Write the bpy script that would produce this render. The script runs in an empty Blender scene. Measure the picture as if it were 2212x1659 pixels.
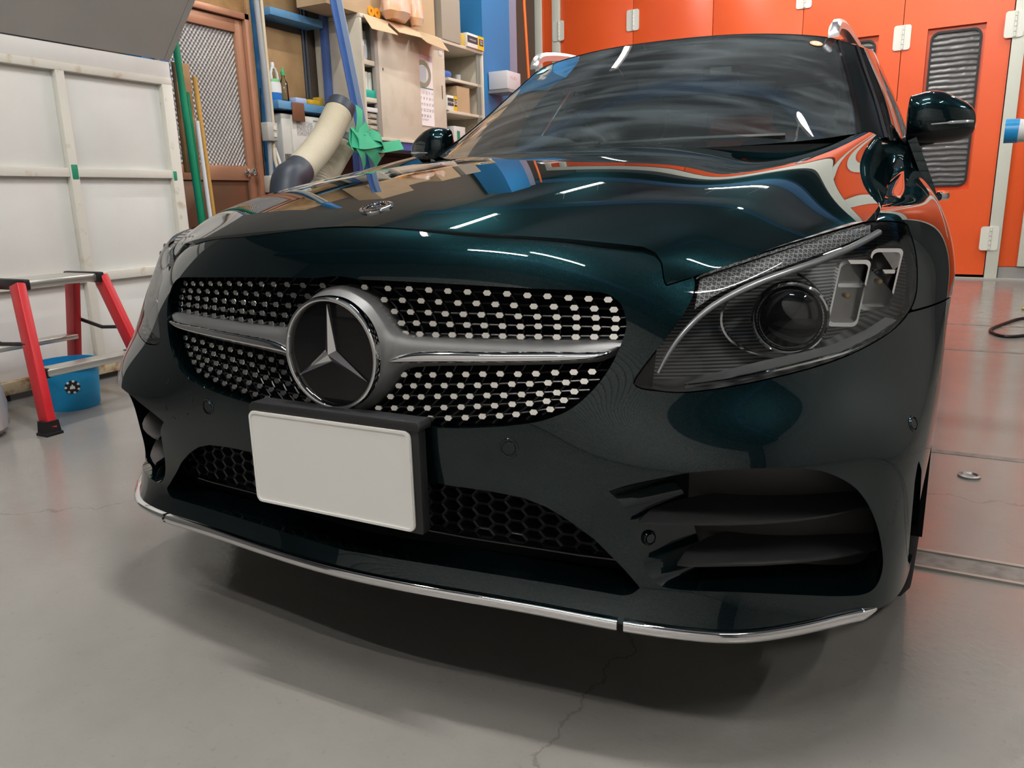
import bpy, bmesh, math, random
import numpy as np
from mathutils import Vector, Matrix

# ------------------------------------------------------------------ camera, world, exposure
scene = bpy.context.scene
COL = scene.collection
CAM_POS = np.array((0.815177, -0.950585, 0.828418))
CAM_AX = np.array(((0.891566, 0.452281, -0.023504),      # right
                   (0.085560, -0.219172, -0.971928),     # down
                   (-0.444735, 0.864526, -0.234103)))    # forward
F_PX, W_PX, H_PX = 1664.118, 2212.0, 1659.0
cam_data = bpy.data.cameras.new('camera')
cam = bpy.data.objects.new('camera', cam_data)
COL.objects.link(cam)
cam_data.sensor_width = 36.0
cam_data.lens = 36.0 * F_PX / W_PX
cam_data.clip_start = 0.02
m = Matrix.Identity(4)
for i in range(3):
    m[i][0] = CAM_AX[0][i]; m[i][1] = -CAM_AX[1][i]; m[i][2] = -CAM_AX[2][i]; m[i][3] = CAM_POS[i]
cam.matrix_world = m
scene.camera = cam

world = bpy.data.worlds.new('world')
scene.world = world
world.use_nodes = True
world.node_tree.nodes['Background'].inputs[0].default_value = (0.62, 0.68, 0.75, 1)
world.node_tree.nodes['Background'].inputs[1].default_value = 0.05
scene.view_settings.view_transform = 'Standard'
scene.view_settings.look = 'None'
scene.view_settings.gamma = 1.0
scene.view_settings.use_curve_mapping = False
scene.view_settings.exposure = 0.45
scene.cycles.use_adaptive_sampling = True
scene.cycles.adaptive_threshold = 0.05
scene.cycles.use_light_tree = False
scene.cycles.max_bounces = 6
scene.cycles.diffuse_bounces = 3
scene.cycles.glossy_bounces = 4
scene.cycles.transmission_bounces = 4
scene.cycles.transparent_max_bounces = 12
scene.cycles.caustics_reflective = False
scene.cycles.caustics_refractive = False
TUBE_POWER = 275.0      # strength of the ceiling tubes
SPOT_POWER = 220.0

# ------------------------------------------------------------------ measuring helpers
def to_px(P):
    """picture coordinates of points, for reading outlines off the photograph"""
    q = (np.asarray(P, float) - CAM_POS) @ CAM_AX.T
    return np.stack([W_PX/2 + F_PX*q[..., 0]/q[..., 2], H_PX/2 + F_PX*q[..., 1]/q[..., 2]], -1)
def ray(px, py):
    d = CAM_AX.T @ np.array([(px-W_PX/2)/F_PX, (py-H_PX/2)/F_PX, 1.0])
    return d/np.linalg.norm(d)
def at(px, py, axis, val):
    """point seen at a pixel, at a given depth along one world axis"""
    d = ray(px, py); t = (val-CAM_POS[axis])/d[axis]
    return CAM_POS + t*d

# ------------------------------------------------------------------ node materials
MATS = {}
def mat(name, color=(0.5, 0.5, 0.5), rough=0.5, metal=0.0, coat=0.0, coat_rough=0.03, spec=0.5, emit=None, emit_s=0.0, alpha=None,
        noise=None, bump=None, nscale=8.0, trans=0.0, ior=1.45, sheen=0.0):
    """principled material; noise=(colour2, scale, lo, hi) mottles the colour, bump=(scale, strength) roughens the surface"""
    if name in MATS: return MATS[name]
    mt = bpy.data.materials.new(name); mt.use_nodes = True
    nt = mt.node_tree; b = nt.nodes['Principled BSDF']
    b.inputs['Base Color'].default_value = (*color, 1)
    b.inputs['Roughness'].default_value = rough
    b.inputs['Metallic'].default_value = metal
    b.inputs['Coat Weight'].default_value = coat
    b.inputs['Coat Roughness'].default_value = coat_rough
    b.inputs['Specular IOR Level'].default_value = spec
    b.inputs['IOR'].default_value = ior
    b.inputs['Transmission Weight'].default_value = trans
    if emit:
        b.inputs['Emission Color'].default_value = (*emit, 1); b.inputs['Emission Strength'].default_value = emit_s
    if noise or bump:
        tc = nt.nodes.new('ShaderNodeTexCoord')
    if noise:
        c2, sc, lo, hi = noise
        n = nt.nodes.new('ShaderNodeTexNoise'); n.inputs['Scale'].default_value = sc; n.inputs['Detail'].default_value = 6
        r = nt.nodes.new('ShaderNodeMapRange'); r.inputs[1].default_value = lo; r.inputs[2].default_value = hi
        mx = nt.nodes.new('ShaderNodeMix'); mx.data_type = 'RGBA'
        mx.inputs[6].default_value = (*color, 1); mx.inputs[7].default_value = (*c2, 1)
        nt.links.new(tc.outputs['Object'], n.inputs['Vector']); nt.links.new(n.outputs[0], r.inputs[0])
        nt.links.new(r.outputs[0], mx.inputs[0]); nt.links.new(mx.outputs[2], b.inputs['Base Color'])
    if bump:
        sc, st = bump
        n = nt.nodes.new('ShaderNodeTexNoise'); n.inputs['Scale'].default_value = sc; n.inputs['Detail'].default_value = 4
        bp = nt.nodes.new('ShaderNodeBump'); bp.inputs['Strength'].default_value = st; bp.inputs['Distance'].default_value = 0.01
        nt.links.new(tc.outputs['Object'], n.inputs['Vector']); nt.links.new(n.outputs[0], bp.inputs['Height'])
        nt.links.new(bp.outputs[0], b.inputs['Normal'])
    MATS[name] = mt
    return mt

def glass_mat(name, tint=(0.8, 0.85, 0.85), refl=1.0, rough=0.0, ior=1.5):
    """thin pane: tinted see-through with Fresnel reflection"""
    mt = bpy.data.materials.new(name); mt.use_nodes = True; nt = mt.node_tree
    for n in list(nt.nodes): nt.nodes.remove(n)
    o = nt.nodes.new('ShaderNodeOutputMaterial'); t = nt.nodes.new('ShaderNodeBsdfTransparent'); g = nt.nodes.new('ShaderNodeBsdfGlossy')
    f = nt.nodes.new('ShaderNodeFresnel'); mx = nt.nodes.new('ShaderNodeMixShader'); mm = nt.nodes.new('ShaderNodeMath')
    mm.operation = 'MULTIPLY'; mm.inputs[1].default_value = refl; mm.use_clamp = True
    f.inputs[0].default_value = ior
    t.inputs[0].default_value = (*tint, 1); g.inputs['Roughness'].default_value = rough
    nt.links.new(f.outputs[0], mm.inputs[0]); nt.links.new(mm.outputs[0], mx.inputs[0])
    nt.links.new(t.outputs[0], mx.inputs[1]); nt.links.new(g.outputs[0], mx.inputs[2]); nt.links.new(mx.outputs[0], o.inputs[0])
    MATS[name] = mt
    return mt

# ------------------------------------------------------------------ objects, things, parts
def tag(o, label=None, cat=None, group=None, kind=None):
    if label: o['label'] = label
    if cat: o['category'] = cat
    if group: o['group'] = group
    if kind: o['kind'] = kind
    return o
def thing(name, label, cat, loc=(0, 0, 0), rotz=0.0, group=None):
    o = bpy.data.objects.new(name, None); COL.objects.link(o)
    o.empty_display_size = 0.05
    o.location = loc; o.rotation_euler = (0, 0, rotz)
    return tag(o, label, cat, group)
def obj(name, me, material=None, parent=None, loc=None, rot=None):
    o = bpy.data.objects.new(name, me); COL.objects.link(o)
    if material is not None:
        ms = material if isinstance(material, (list, tuple)) else [material]
        if len(me.materials) == 0:
            for x in ms: me.materials.append(x)
    if loc is not None: o.location = loc
    if rot is not None: o.rotation_euler = rot
    if parent is not None: o.parent = parent
    return o
def dup(root, loc=None, rotz=None, label=None, group=None):
    r = root.copy(); COL.objects.link(r)
    if loc is not None: r.location = loc
    if rotz is not None: r.rotation_euler = (0, 0, rotz)
    if label: r['label'] = label
    if group: r['group'] = group
    for ch in list(root.children):
        c = ch.copy(); COL.objects.link(c); c.parent = r
        for g in ch.children:
            d = g.copy(); COL.objects.link(d); d.parent = c
    return r

def me_from(name, V, F, smooth=True, sharp=35):
    me = bpy.data.meshes.new(name)
    me.from_pydata([tuple(map(float, v)) for v in V], [], [tuple(int(i) for i in f) for f in F])
    me.validate(clean_customdata=False)
    if smooth:
        me.shade_smooth()
        if sharp: me.set_sharp_from_angle(angle=math.radians(sharp))
    return me
def bm_done(bm, name, smooth=True, sharp=35):
    me = bpy.data.meshes.new(name)
    bmesh.ops.recalc_face_normals(bm, faces=bm.faces)
    bm.to_mesh(me); bm.free()
    if smooth:
        me.shade_smooth()
        if sharp: me.set_sharp_from_angle(angle=math.radians(sharp))
    return me
def box_me(name, lo, hi, bevel=0.0, seg=2):
    bm = bmesh.new()
    bmesh.ops.create_cube(bm, size=1.0)
    lo = Vector(lo); hi = Vector(hi)
    for v in bm.verts:
        v.co = Vector([lo[i] + (v.co[i]+0.5)*(hi[i]-lo[i]) for i in range(3)])
    if bevel > 0:
        bmesh.ops.bevel(bm, geom=list(bm.edges), offset=bevel, segments=seg, profile=0.5, affect='EDGES')
    return bm_done(bm, name)
def box(name, lo, hi, material, parent=None, bevel=0.0, loc=None, rot=None):
    return obj(name, box_me(name, lo, hi, bevel), material, parent, loc, rot)
def frame_of(t):
    t = Vector(t).normalized()
    a = Vector((0, 0, 1)) if abs(t.z) < 0.9 else Vector((1, 0, 0))
    n = t.cross(a).normalized(); return n, t.cross(n).normalized()
def tube_me(name, pts, r, seg=10, cap=True, closed=False, ry=None):
    """round tube along points; r a number or one per point"""
    pts = [Vector(p) for p in pts]; n = len(pts)
    rs = r if isinstance(r, (list, tuple, np.ndarray)) else [r]*n
    V = []; F = []
    up = None
    for i, p in enumerate(pts):
        if closed: t = pts[(i+1) % n]-pts[i-1]
        else: t = pts[min(i+1, n-1)]-pts[max(i-1, 0)]
        if t.length < 1e-9: t = Vector((0, 0, 1))
        t.normalize()
        if up is None: a, b = frame_of(t)
        else:
            a = (up - t*up.dot(t))
            a = a.normalized() if a.length > 1e-6 else frame_of(t)[0]
            b = t.cross(a)
        up = a
        for k in range(seg):
            an = 2*math.pi*k/seg
            V.append(p + a*(math.cos(an)*rs[i]) + b*(math.sin(an)*(rs[i] if ry is None else ry)))
    m_ = n if closed else n-1
    for i in range(m_):
        for k in range(seg):
            j = (i+1) % n
            F.append((i*seg+k, i*seg+(k+1) % seg, j*seg+(k+1) % seg, j*seg+k))
    if cap and not closed:
        F.append(tuple(range(seg-1, -1, -1))); F.append(tuple((n-1)*seg+k for k in range(seg)))
    return me_from(name, V, F, sharp=40)
def tube(name, pts, r, material, parent=None, seg=10, cap=True, closed=False, ry=None, loc=None):
    return obj(name, tube_me(name, pts, r, seg, cap, closed, ry), material, parent, loc)
def prism_me(name, poly, depth, axis=1, bevel=0.0):
    """closed outline (2D in the two other axes) pushed along one axis from 0 to depth"""
    bm = bmesh.new()
    def mk(a, b, c):
        v = [0, 0, 0]; oth = [i for i in range(3) if i != axis]
        v[oth[0]] = a; v[oth[1]] = b; v[axis] = c; return v
    lo = [bm.verts.new(mk(a, b, 0.0)) for a, b in poly]; hi = [bm.verts.new(mk(a, b, depth)) for a, b in poly]
    bm.faces.new(lo); bm.faces.new(hi[::-1])
    n = len(poly)
    for i in range(n):
        bm.faces.new((lo[i], hi[i], hi[(i+1) % n], lo[(i+1) % n]))
    if bevel > 0:
        bmesh.ops.recalc_face_normals(bm, faces=bm.faces)
        bmesh.ops.bevel(bm, geom=[e for e in bm.edges], offset=bevel, segments=2, profile=0.5, affect='EDGES')
    return bm_done(bm, name, sharp=30)
def prism(name, poly, depth, material, parent=None, axis=1, loc=None, rot=None, bevel=0.0):
    return obj(name, prism_me(name, poly, depth, axis, bevel), material, parent, loc, rot)
def lathe_me(name, prof, seg=32, sharp=40):
    """(radius, height) profile turned round Z"""
    V = []; F = []; rings = []
    for r, h in prof:
        if r < 1e-6: rings.append([len(V)]); V.append((0, 0, h))
        else:
            rings.append(list(range(len(V), len(V)+seg)))
            V += [(r*math.cos(2*math.pi*k/seg), r*math.sin(2*math.pi*k/seg), h) for k in range(seg)]
    for a, b in zip(rings, rings[1:]):
        for k in range(seg):
            k2 = (k+1) % seg
            if len(a) == 1 and len(b) == 1: continue
            if len(a) == 1: F.append((a[0], b[k2], b[k]))
            elif len(b) == 1: F.append((a[k], a[k2], b[0]))
            else: F.append((a[k], a[k2], b[k2], b[k]))
    # outward = away from the turning axis, or along the axis on flat ends
    c = 0.0
    for f in F:
        p = [Vector(V[i]) for i in f]; n = (p[1]-p[0]).cross(p[2]-p[0]); m_ = sum(p, Vector())/len(p)
        ref = Vector((m_.x, m_.y, 0)); zc = sum(q[1] for q in prof)/len(prof)
        c += n.dot(ref)+n.z*(m_.z-zc)
    if c < 0: F = [f[::-1] for f in F]
    return me_from(name, V, F, sharp=sharp)
def lathe(name, prof, material, parent=None, seg=32, loc=None, rot=None):
    return obj(name, lathe_me(name, prof, seg), material, parent, loc, rot)
def rrect(w, h, r, n=5, cx=0.0, cy=0.0):
    out = []
    for sx, sy, a0 in ((1, 1, 0), (-1, 1, 90), (-1, -1, 180), (1, -1, 270)):
        for k in range(n+1):
            a = math.radians(a0+90*k/n)
            out.append((cx+sx*(w/2-r)+r*math.cos(a), cy+sy*(h/2-r)+r*math.sin(a)))
    return out
def text_me(s, size, ax='CENTER'):
    c = bpy.data.curves.new('t', 'FONT'); c.body = s; c.size = size; c.align_x = ax; c.align_y = 'CENTER'
    o = bpy.data.objects.new('t', c); COL.objects.link(o); dg = bpy.context.evaluated_depsgraph_get()
    me = bpy.data.meshes.new_from_object(o.evaluated_get(dg)); bpy.data.objects.remove(o); bpy.data.curves.remove(c); return me
def text(name, s, size, m_, par, loc, rot, ax='CENTER'):
    me = text_me(s, size, ax); me.name = name
    while len(me.materials): me.materials.pop()
    return obj(name, me, m_, par, loc, rot)
# ------------------------------------------------------------------ smooth lofted and trimmed sheets
def smoother(n, msamp, c=0.25):
    h = (msamp-1)/(n-1)
    t = np.arange(n)*h; i0 = np.minimum(t.astype(int), msamp-2); fr = t-i0
    Bm = np.zeros((n, msamp)); Bm[np.arange(n), i0] = 1-fr; Bm[np.arange(n), i0+1] += fr
    D = np.zeros((msamp-2, msamp)); k = np.arange(msamp-2); D[k, k] = 1; D[k, k+1] = -2; D[k, k+2] = 1
    lam = (c*h)**4/h
    return np.linalg.solve(Bm.T@Bm + lam*D.T@D, Bm.T)
def loft(P, nv, nu, cu=0.2, cv=0.2, mirror=True):
    """P[level][column] -> fine grid; with mirror the first column lies on the car's middle plane"""
    P = np.asarray(P, float)
    if mirror:
        Q = np.concatenate([P[:, :0:-1]*np.array((-1, 1, 1)), P], 1)
        S = smoother(Q.shape[1], 2*nu-1, cu); G = np.einsum('ij,kjc->kic', S, Q)[:, nu-1:]
        G[:, 0, 0] = 0
    else:
        S = smoother(P.shape[1], nu, cu); G = np.einsum('ij,kjc->kic', S, P)
    S = smoother(P.shape[0], nv, cv)
    return np.einsum('ij,jkc->ikc', S, G)
def poly_sd(Q, poly):
    """signed distance (negative inside) of 2D points to a closed polygon"""
    Q = np.asarray(Q, float); sh = Q.shape[:-1]; q = Q.reshape(-1, 2); poly = np.asarray(poly, float)
    d = np.full(len(q), 1e18); ins = np.zeros(len(q), bool)
    for a, b in zip(poly, np.roll(poly, -1, 0)):
        e = b-a; w = q-a; t = np.clip((w@e)/(e@e+1e-12), 0, 1)
        d = np.minimum(d, ((w-t[:, None]*e)**2).sum(1))
        c = (a[1] > q[:, 1]) != (b[1] > q[:, 1])
        with np.errstate(divide='ignore', invalid='ignore'):
            xi = (b[0]-a[0])*(q[:, 1]-a[1])/(b[1]-a[1])+a[0]
        ins ^= c & (q[:, 0] < xi)
    d = np.sqrt(d); d[ins] *= -1
    return d.reshape(sh)
def spline2(pts, n=8, closed=True):
    """round a polygon with Catmull-Rom"""
    p = np.asarray(pts, float); N = len(p); out = []
    rng = range(N) if closed else range(N-1)
    for i in rng:
        if closed: a, b, c, d = p[i-1], p[i], p[(i+1) % N], p[(i+2) % N]
        else: a, b, c, d = p[max(i-1, 0)], p[i], p[i+1], p[min(i+2, N-1)]
        for k in range(n):
            t = k/n
            out.append(0.5*((2*b)+(c-a)*t+(2*a-5*b+4*c-d)*t*t+(3*b-a-3*c+d)*t**3))
    if not closed: out.append(p[-1])
    return np.array(out)
def grid_normals(G):
    du = np.gradient(G, axis=1); dv = np.gradient(G, axis=0)
    n = np.cross(du, dv); return n/(np.linalg.norm(n, axis=2, keepdims=True)+1e-12)
def trimmed(name, G, comps, specs, mirror=True, outward=(0, -1, 0.4), border=None, sharp=35, flip=None):
    """keep the part of grid G where every comps[k] < 0; specs[k] = ('n', depth) or ('v', vector) turns that cut edge inwards"""
    nv, nu, _ = G.shape
    N = grid_normals(G)
    if flip is None:
        flip = (N*np.asarray(outward)).sum() < 0
    if flip: N = -N
    K = len(comps)
    C = np.stack(comps, -1) if K else np.full((nv, nu, 1), -1.0)
    D = C.max(-1)
    V = []; VN = []; VC = []; idx = {}
    def gv(i, j):
        k = (i, j)
        if k not in idx:
            idx[k] = len(V); V.append(G[i, j]); VN.append(N[i, j]); VC.append(C[i, j])
        return idx[k]
    def ev(a, b):
        if a > b: a, b = b, a
        k = (a, b)
        if k not in idx:
            da, db = D[a], D[b]; t = min(max(da/(da-db), 1e-4), 1-1e-4)
            idx[k] = len(V); V.append(G[a]*(1-t)+G[b]*t); VN.append(N[a]*(1-t)+N[b]*t); VC.append(C[a]*(1-t)+C[b]*t)
        return idx[k]
    F = []
    ins = D < 0
    for i in range(nv-1):
        for j in range(nu-1):
            cs = ((i, j), (i, j+1), (i+1, j+1), (i+1, j)); s = [ins[c] for c in cs]
            if not any(s): continue
            if all(s): f = [gv(*c) for c in cs]
            else:
                f = []
                for k in range(4):
                    a, b = cs[k], cs[(k+1) % 4]
                    if s[k]: f.append(gv(*a))
                    if s[k] != s[(k+1) % 4]: f.append(ev(a, b))
                if len(f) < 3: continue
            F.append(f[::-1] if flip else f)
    V = np.array(V); VN = np.array(VN); VC = np.array(VC)
    cnt = {}
    for f in F:
        for a, b in zip(f, f[1:]+f[:1]):
            k = (a, b) if a < b else (b, a)
            cnt[k] = None if k in cnt else (a, b)
    V = list(V); newv = {}
    gridv = {v: k for k, v in idx.items() if not isinstance(k[0], tuple)}
    def onborder(v):
        k = gridv.get(v)
        if k is None:
            return False
        return k[0] in (0, nv-1) or k[1] in (0, nu-1)
    FF = []
    for e in cnt.values():
        if e is None: continue
        a, b = e
        if mirror and abs(V[a][0]) < 1e-6 and abs(V[b][0]) < 1e-6: continue
        if onborder(a) and onborder(b): sp = border; key = -1
        else:
            key = int((VC[a]+VC[b]).argmax()); sp = specs[key] if key < len(specs) else None
        if sp is None: continue
        ids = []
        for v in (a, b):
            kk = (v, key)
            if kk not in newv:
                off = -VN[v]*sp[1] if sp[0] == 'n' else np.asarray(sp[1](V[v]) if sp[0] == 'f' else sp[1], float)
                p = V[v]+off
                if mirror and abs(V[v][0]) < 1e-6: p[0] = 0
                newv[kk] = len(V); V.append(p)
            ids.append(newv[kk])
        FF.append((b, a, ids[0], ids[1]))
    F = F+FF
    if mirror:
        n0 = len(V); mp = {}; V2 = list(V)
        for i, v in enumerate(V):
            if abs(v[0]) < 1e-6: mp[i] = i
            else: mp[i] = len(V2); V2.append(np.array((-v[0], v[1], v[2])))
        F = F+[tuple(mp[i] for i in reversed(f)) for f in F]
        V = V2
    return me_from(name, V, F, sharp=sharp)
def inside(poly): return poly
# ------------------------------------------------------------------ the workshop shell
def concrete():
    mt = mat('polished_concrete', (0.36, 0.34, 0.31), rough=0.30, spec=0.5)
    nt = mt.node_tree; b = nt.nodes['Principled BSDF']
    tc = nt.nodes.new('ShaderNodeTexCoord')
    def N(sc, det=8, rough=.6):
        n = nt.nodes.new('ShaderNodeTexNoise'); n.inputs['Scale'].default_value = sc; n.inputs['Detail'].default_value = det; n.inputs['Roughness'].default_value = rough
        nt.links.new(tc.outputs['Object'], n.inputs['Vector']); return n
    n1, n2, n3 = N(1.3), N(9), N(60, 4)
    def MR(src, a, b_, c, d):
        r = nt.nodes.new('ShaderNodeMapRange'); r.inputs[1].default_value = a; r.inputs[2].default_value = b_; r.inputs[3].default_value = c; r.inputs[4].default_value = d
        nt.links.new(src, r.inputs[0]); return r.outputs[0]
    def MX(f, a, bcol, mode='MIX'):
        m_ = nt.nodes.new('ShaderNodeMix'); m_.data_type = 'RGBA'; m_.blend_type = mode
        for s_, v in ((0, f), (6, a), (7, bcol)):
            if hasattr(v, 'is_linked') or hasattr(v, 'node'): nt.links.new(v, m_.inputs[s_])
            else: m_.inputs[s_].default_value = v
        return m_.outputs[2]
    c = MX(MR(n1.outputs[0], .3, .7, 0, 1), (0.222, 0.213, 0.198, 1), (0.275, 0.262, 0.243, 1))
    c = MX(MR(n2.outputs[0], .5, .8, 0, .30), c, (0.19, 0.18, 0.165, 1))
    c = MX(MR(n3.outputs[0], .62, .75, 0, .5), c, (0.17, 0.16, 0.15, 1))
    v = nt.nodes.new('ShaderNodeTexVoronoi'); v.feature = 'DISTANCE_TO_EDGE'; v.inputs['Scale'].default_value = .55
    wn = nt.nodes.new('ShaderNodeMix'); wn.data_type = 'VECTOR'; wn.inputs[0].default_value = .12
    nt.links.new(tc.outputs['Object'], wn.inputs[4]); nt.links.new(n2.outputs['Color'], wn.inputs[5]); nt.links.new(wn.outputs[1], v.inputs['Vector'])
    c = MX(MR(v.outputs[0], .0, .0022, .55, 0), c, (0.10, 0.095, 0.09, 1))
    nt.links.new(c, b.inputs['Base Color'])
    nt.links.new(MR(n2.outputs[0], .3, .7, .11, .24), b.inputs['Roughness'])
    bp = nt.nodes.new('ShaderNodeBump'); bp.inputs['Strength'].default_value = .12; bp.inputs['Distance'].default_value = .004
    nt.links.new(n3.outputs[0], bp.inputs['Height']); nt.links.new(bp.outputs[0], b.inputs['Normal'])
    return mt
fl = tag(box('floor', (-6.0, -4.6, -.15), (6.5, 9.0, 0), concrete()), kind='structure')
M_JOINT = mat('joint_grey', (0.22, 0.21, 0.19), rough=0.5, noise=((0.12, 0.11, 0.1), 30, .4, .7))
for y0, w, z in ((4.57, .030, .0012), (3.675, .030, .0012), (1.80, .035, .0015), (.935, .085, .0025)):
    box('floor_joint', (.3, -w/2, -.01), (6.4, w/2, z), M_JOINT, fl, loc=(0, y0, 0), rot=(0, 0, -.02))
box('joint_edge', (.3, .040, -.01), (6.4, .052, .006), mat('joint_steel', (.35, .33, .30), rough=.4, metal=.6), fl, loc=(0, .935, 0), rot=(0, 0, -.02))
box('joint_edge', (.3, -.052, -.01), (6.4, -.042, .006), MATS['joint_steel'], fl, loc=(0, .935, 0), rot=(0, 0, -.02))
M_PLY = mat('brown_plywood', (0.47, 0.30, 0.15), rough=0.6, noise=((0.36, 0.22, 0.10), 5, .4, .7))
tag(box('wall_left', (-3.42, 2.1, 0), (-3.32, 9.0, 4.6), mat('dark_wall', (0.10, 0.075, 0.055), rough=.8)), kind='structure')
tag(box('wall_side', (-6.1, -4.6, 0), (-6.0, 9.0, 4.6), mat('dull_wall', (0.20, 0.20, 0.195), rough=.8)), kind='structure')
tag(box('wall_back', (-6.0, 9.0, 0), (6.5, 9.1, 4.6), MATS['dull_wall']), kind='structure')
tag(box('wall_right', (6.5, -4.6, 0), (6.6, 9.0, 4.6), mat('pale_wall', (0.42, 0.42, 0.40), rough=.8)), kind='structure')
wf = tag(box('wall_front', (-6.0, -4.7, 0), (6.5, -4.6, 4.6), mat('dark_front', (0.09, 0.09, 0.095), rough=.8)), kind='structure')
tag(box('ceiling', (-6.0, -4.6, 4.6), (6.5, 9.0, 4.7), mat('ceiling_dark', (0.10, 0.115, 0.13), rough=.9)), kind='structure')
M_BEAM = mat('beam_blue', (0.05, 0.12, 0.24), rough=.5)
for i, y in enumerate((-3.0, .6, 4.2, 7.4)):
    tag(box('trim_%d' % (i+1), (-6.0, y-.06, 4.32), (6.5, y+.06, 4.6), M_BEAM), kind='structure')
# roller shutter behind the camera
sh = tag(box('door_1', (-3.7, -4.59, 0), (4.9, -4.57, 3.4), mat('shutter_back', (.2, .2, .2), rough=.6)), kind='structure')
SL = prism_me('shutter_slat', [(0, 0), (.012, .01), (.018, .04), (.012, .07), (0, .08)], 8.6, axis=0)
SL.materials.append(mat('shutter_grey', (0.60, 0.60, 0.58), rough=.45))
for k in range(42):
    obj('shutter_slat', SL, None, sh, loc=(-3.7, -4.57, .01+k*.08))

# ------------------------------------------------------------------ ceiling lights
M_TUBE = mat('tube_glow', (1, 1, 1), rough=.4, emit=(1.0, 0.97, 0.92), emit_s=TUBE_POWER)
M_TUBE2 = mat('tube_glow_dim', (1, 1, 1), rough=.4, emit=(1.0, 0.96, 0.90), emit_s=TUBE_POWER*.65)  # weaker emission for the front tubes, set to darken the front floor
M_FIX = mat('fixture_white', (0.75, 0.75, 0.74), rough=.5)
def tube_light(x, y, z, along, n, label):
    t = thing('tube_light', label, 'ceiling light', (x, y, z), 0 if along == 'x' else math.pi/2, 'fluorescent tube lights')
    box('fixture_body', (-.64, -.05, .03), (.64, .05, .085), M_FIX, t, bevel=.008)
    for dy in ((0.0,) if n < 2 else (-.035, .035)):
        tube('lamp_tube', [(-.60, dy, .0), (.60, dy, .0)], .016, M_TUBE2 if n == 0 else M_TUBE, t, seg=5, cap=False)
    for s in (-1, 1):
        box('tube_holder', (s*.62-.012, -.02, -.02), (s*.62+.012, .02, .04), M_FIX, t)
    for s in (-1, 1): tube('hanger', [(s*.5, 0, .08), (s*.5, 0, 4.6-z)], .004, M_FIX, t, seg=6)
    return t
for x, y, al, lb in ((-1.74, 2.58, 'y', 'tube light hanging above the left side of the car near its hood'), (-1.76, 5.45, 'y', 'tube light hanging beyond the car near the steel cabinet'),
                 (-.52, -2.32, 'x', 'tube light behind the camera, the one towards the white panels'), (.74, -1.98, 'x', 'tube light behind the camera, the one towards the right wall'),
                 (3.1, -.9, 'y', 'tube light over the open floor right of the camera'),
                 (4.6, 2.0, 'y', 'added tube light over the open floor right of the car'), (2.6, 5.9, 'y', 'tube light in front of the red booth doors'),  # tube right of the car is added to light the open floor
                 (-1.6, -.55, 'y', 'added tube light above the step ladder'), (.35, .25, 'x', 'tube light right above the front bumper'), (.2, 6.0, 'x', 'tube light between the car tail and the red booth')):  # tube over the ladder is added to brighten the white panel door
    tube_light(x, y, 4.0, al, 2 if 'front bumper' in lb else 0 if y < -.2 else 1, lb)
sp = thing('round_lamp', 'round bright lamp hanging above the passenger side of the windscreen', 'ceiling light', (1.12, 3.78, 4.0))
obj('lamp_shade', lathe_me('lamp_shade', [(.02, .12), (.05, .08), (.064, 0), (.060, 0), (.045, .07), (.015, .10)], 28), M_FIX, sp)
obj('lamp_disc', lathe_me('lamp_disc', [(0, .005), (.055, .005)], 16), mat('lamp_glow', (1, 1, 1), emit=(1.0, .98, .95), emit_s=SPOT_POWER), sp)
tube('hanger', [(0, 0, .11), (0, 0, .6)], .006, M_FIX, sp, seg=6)
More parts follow.
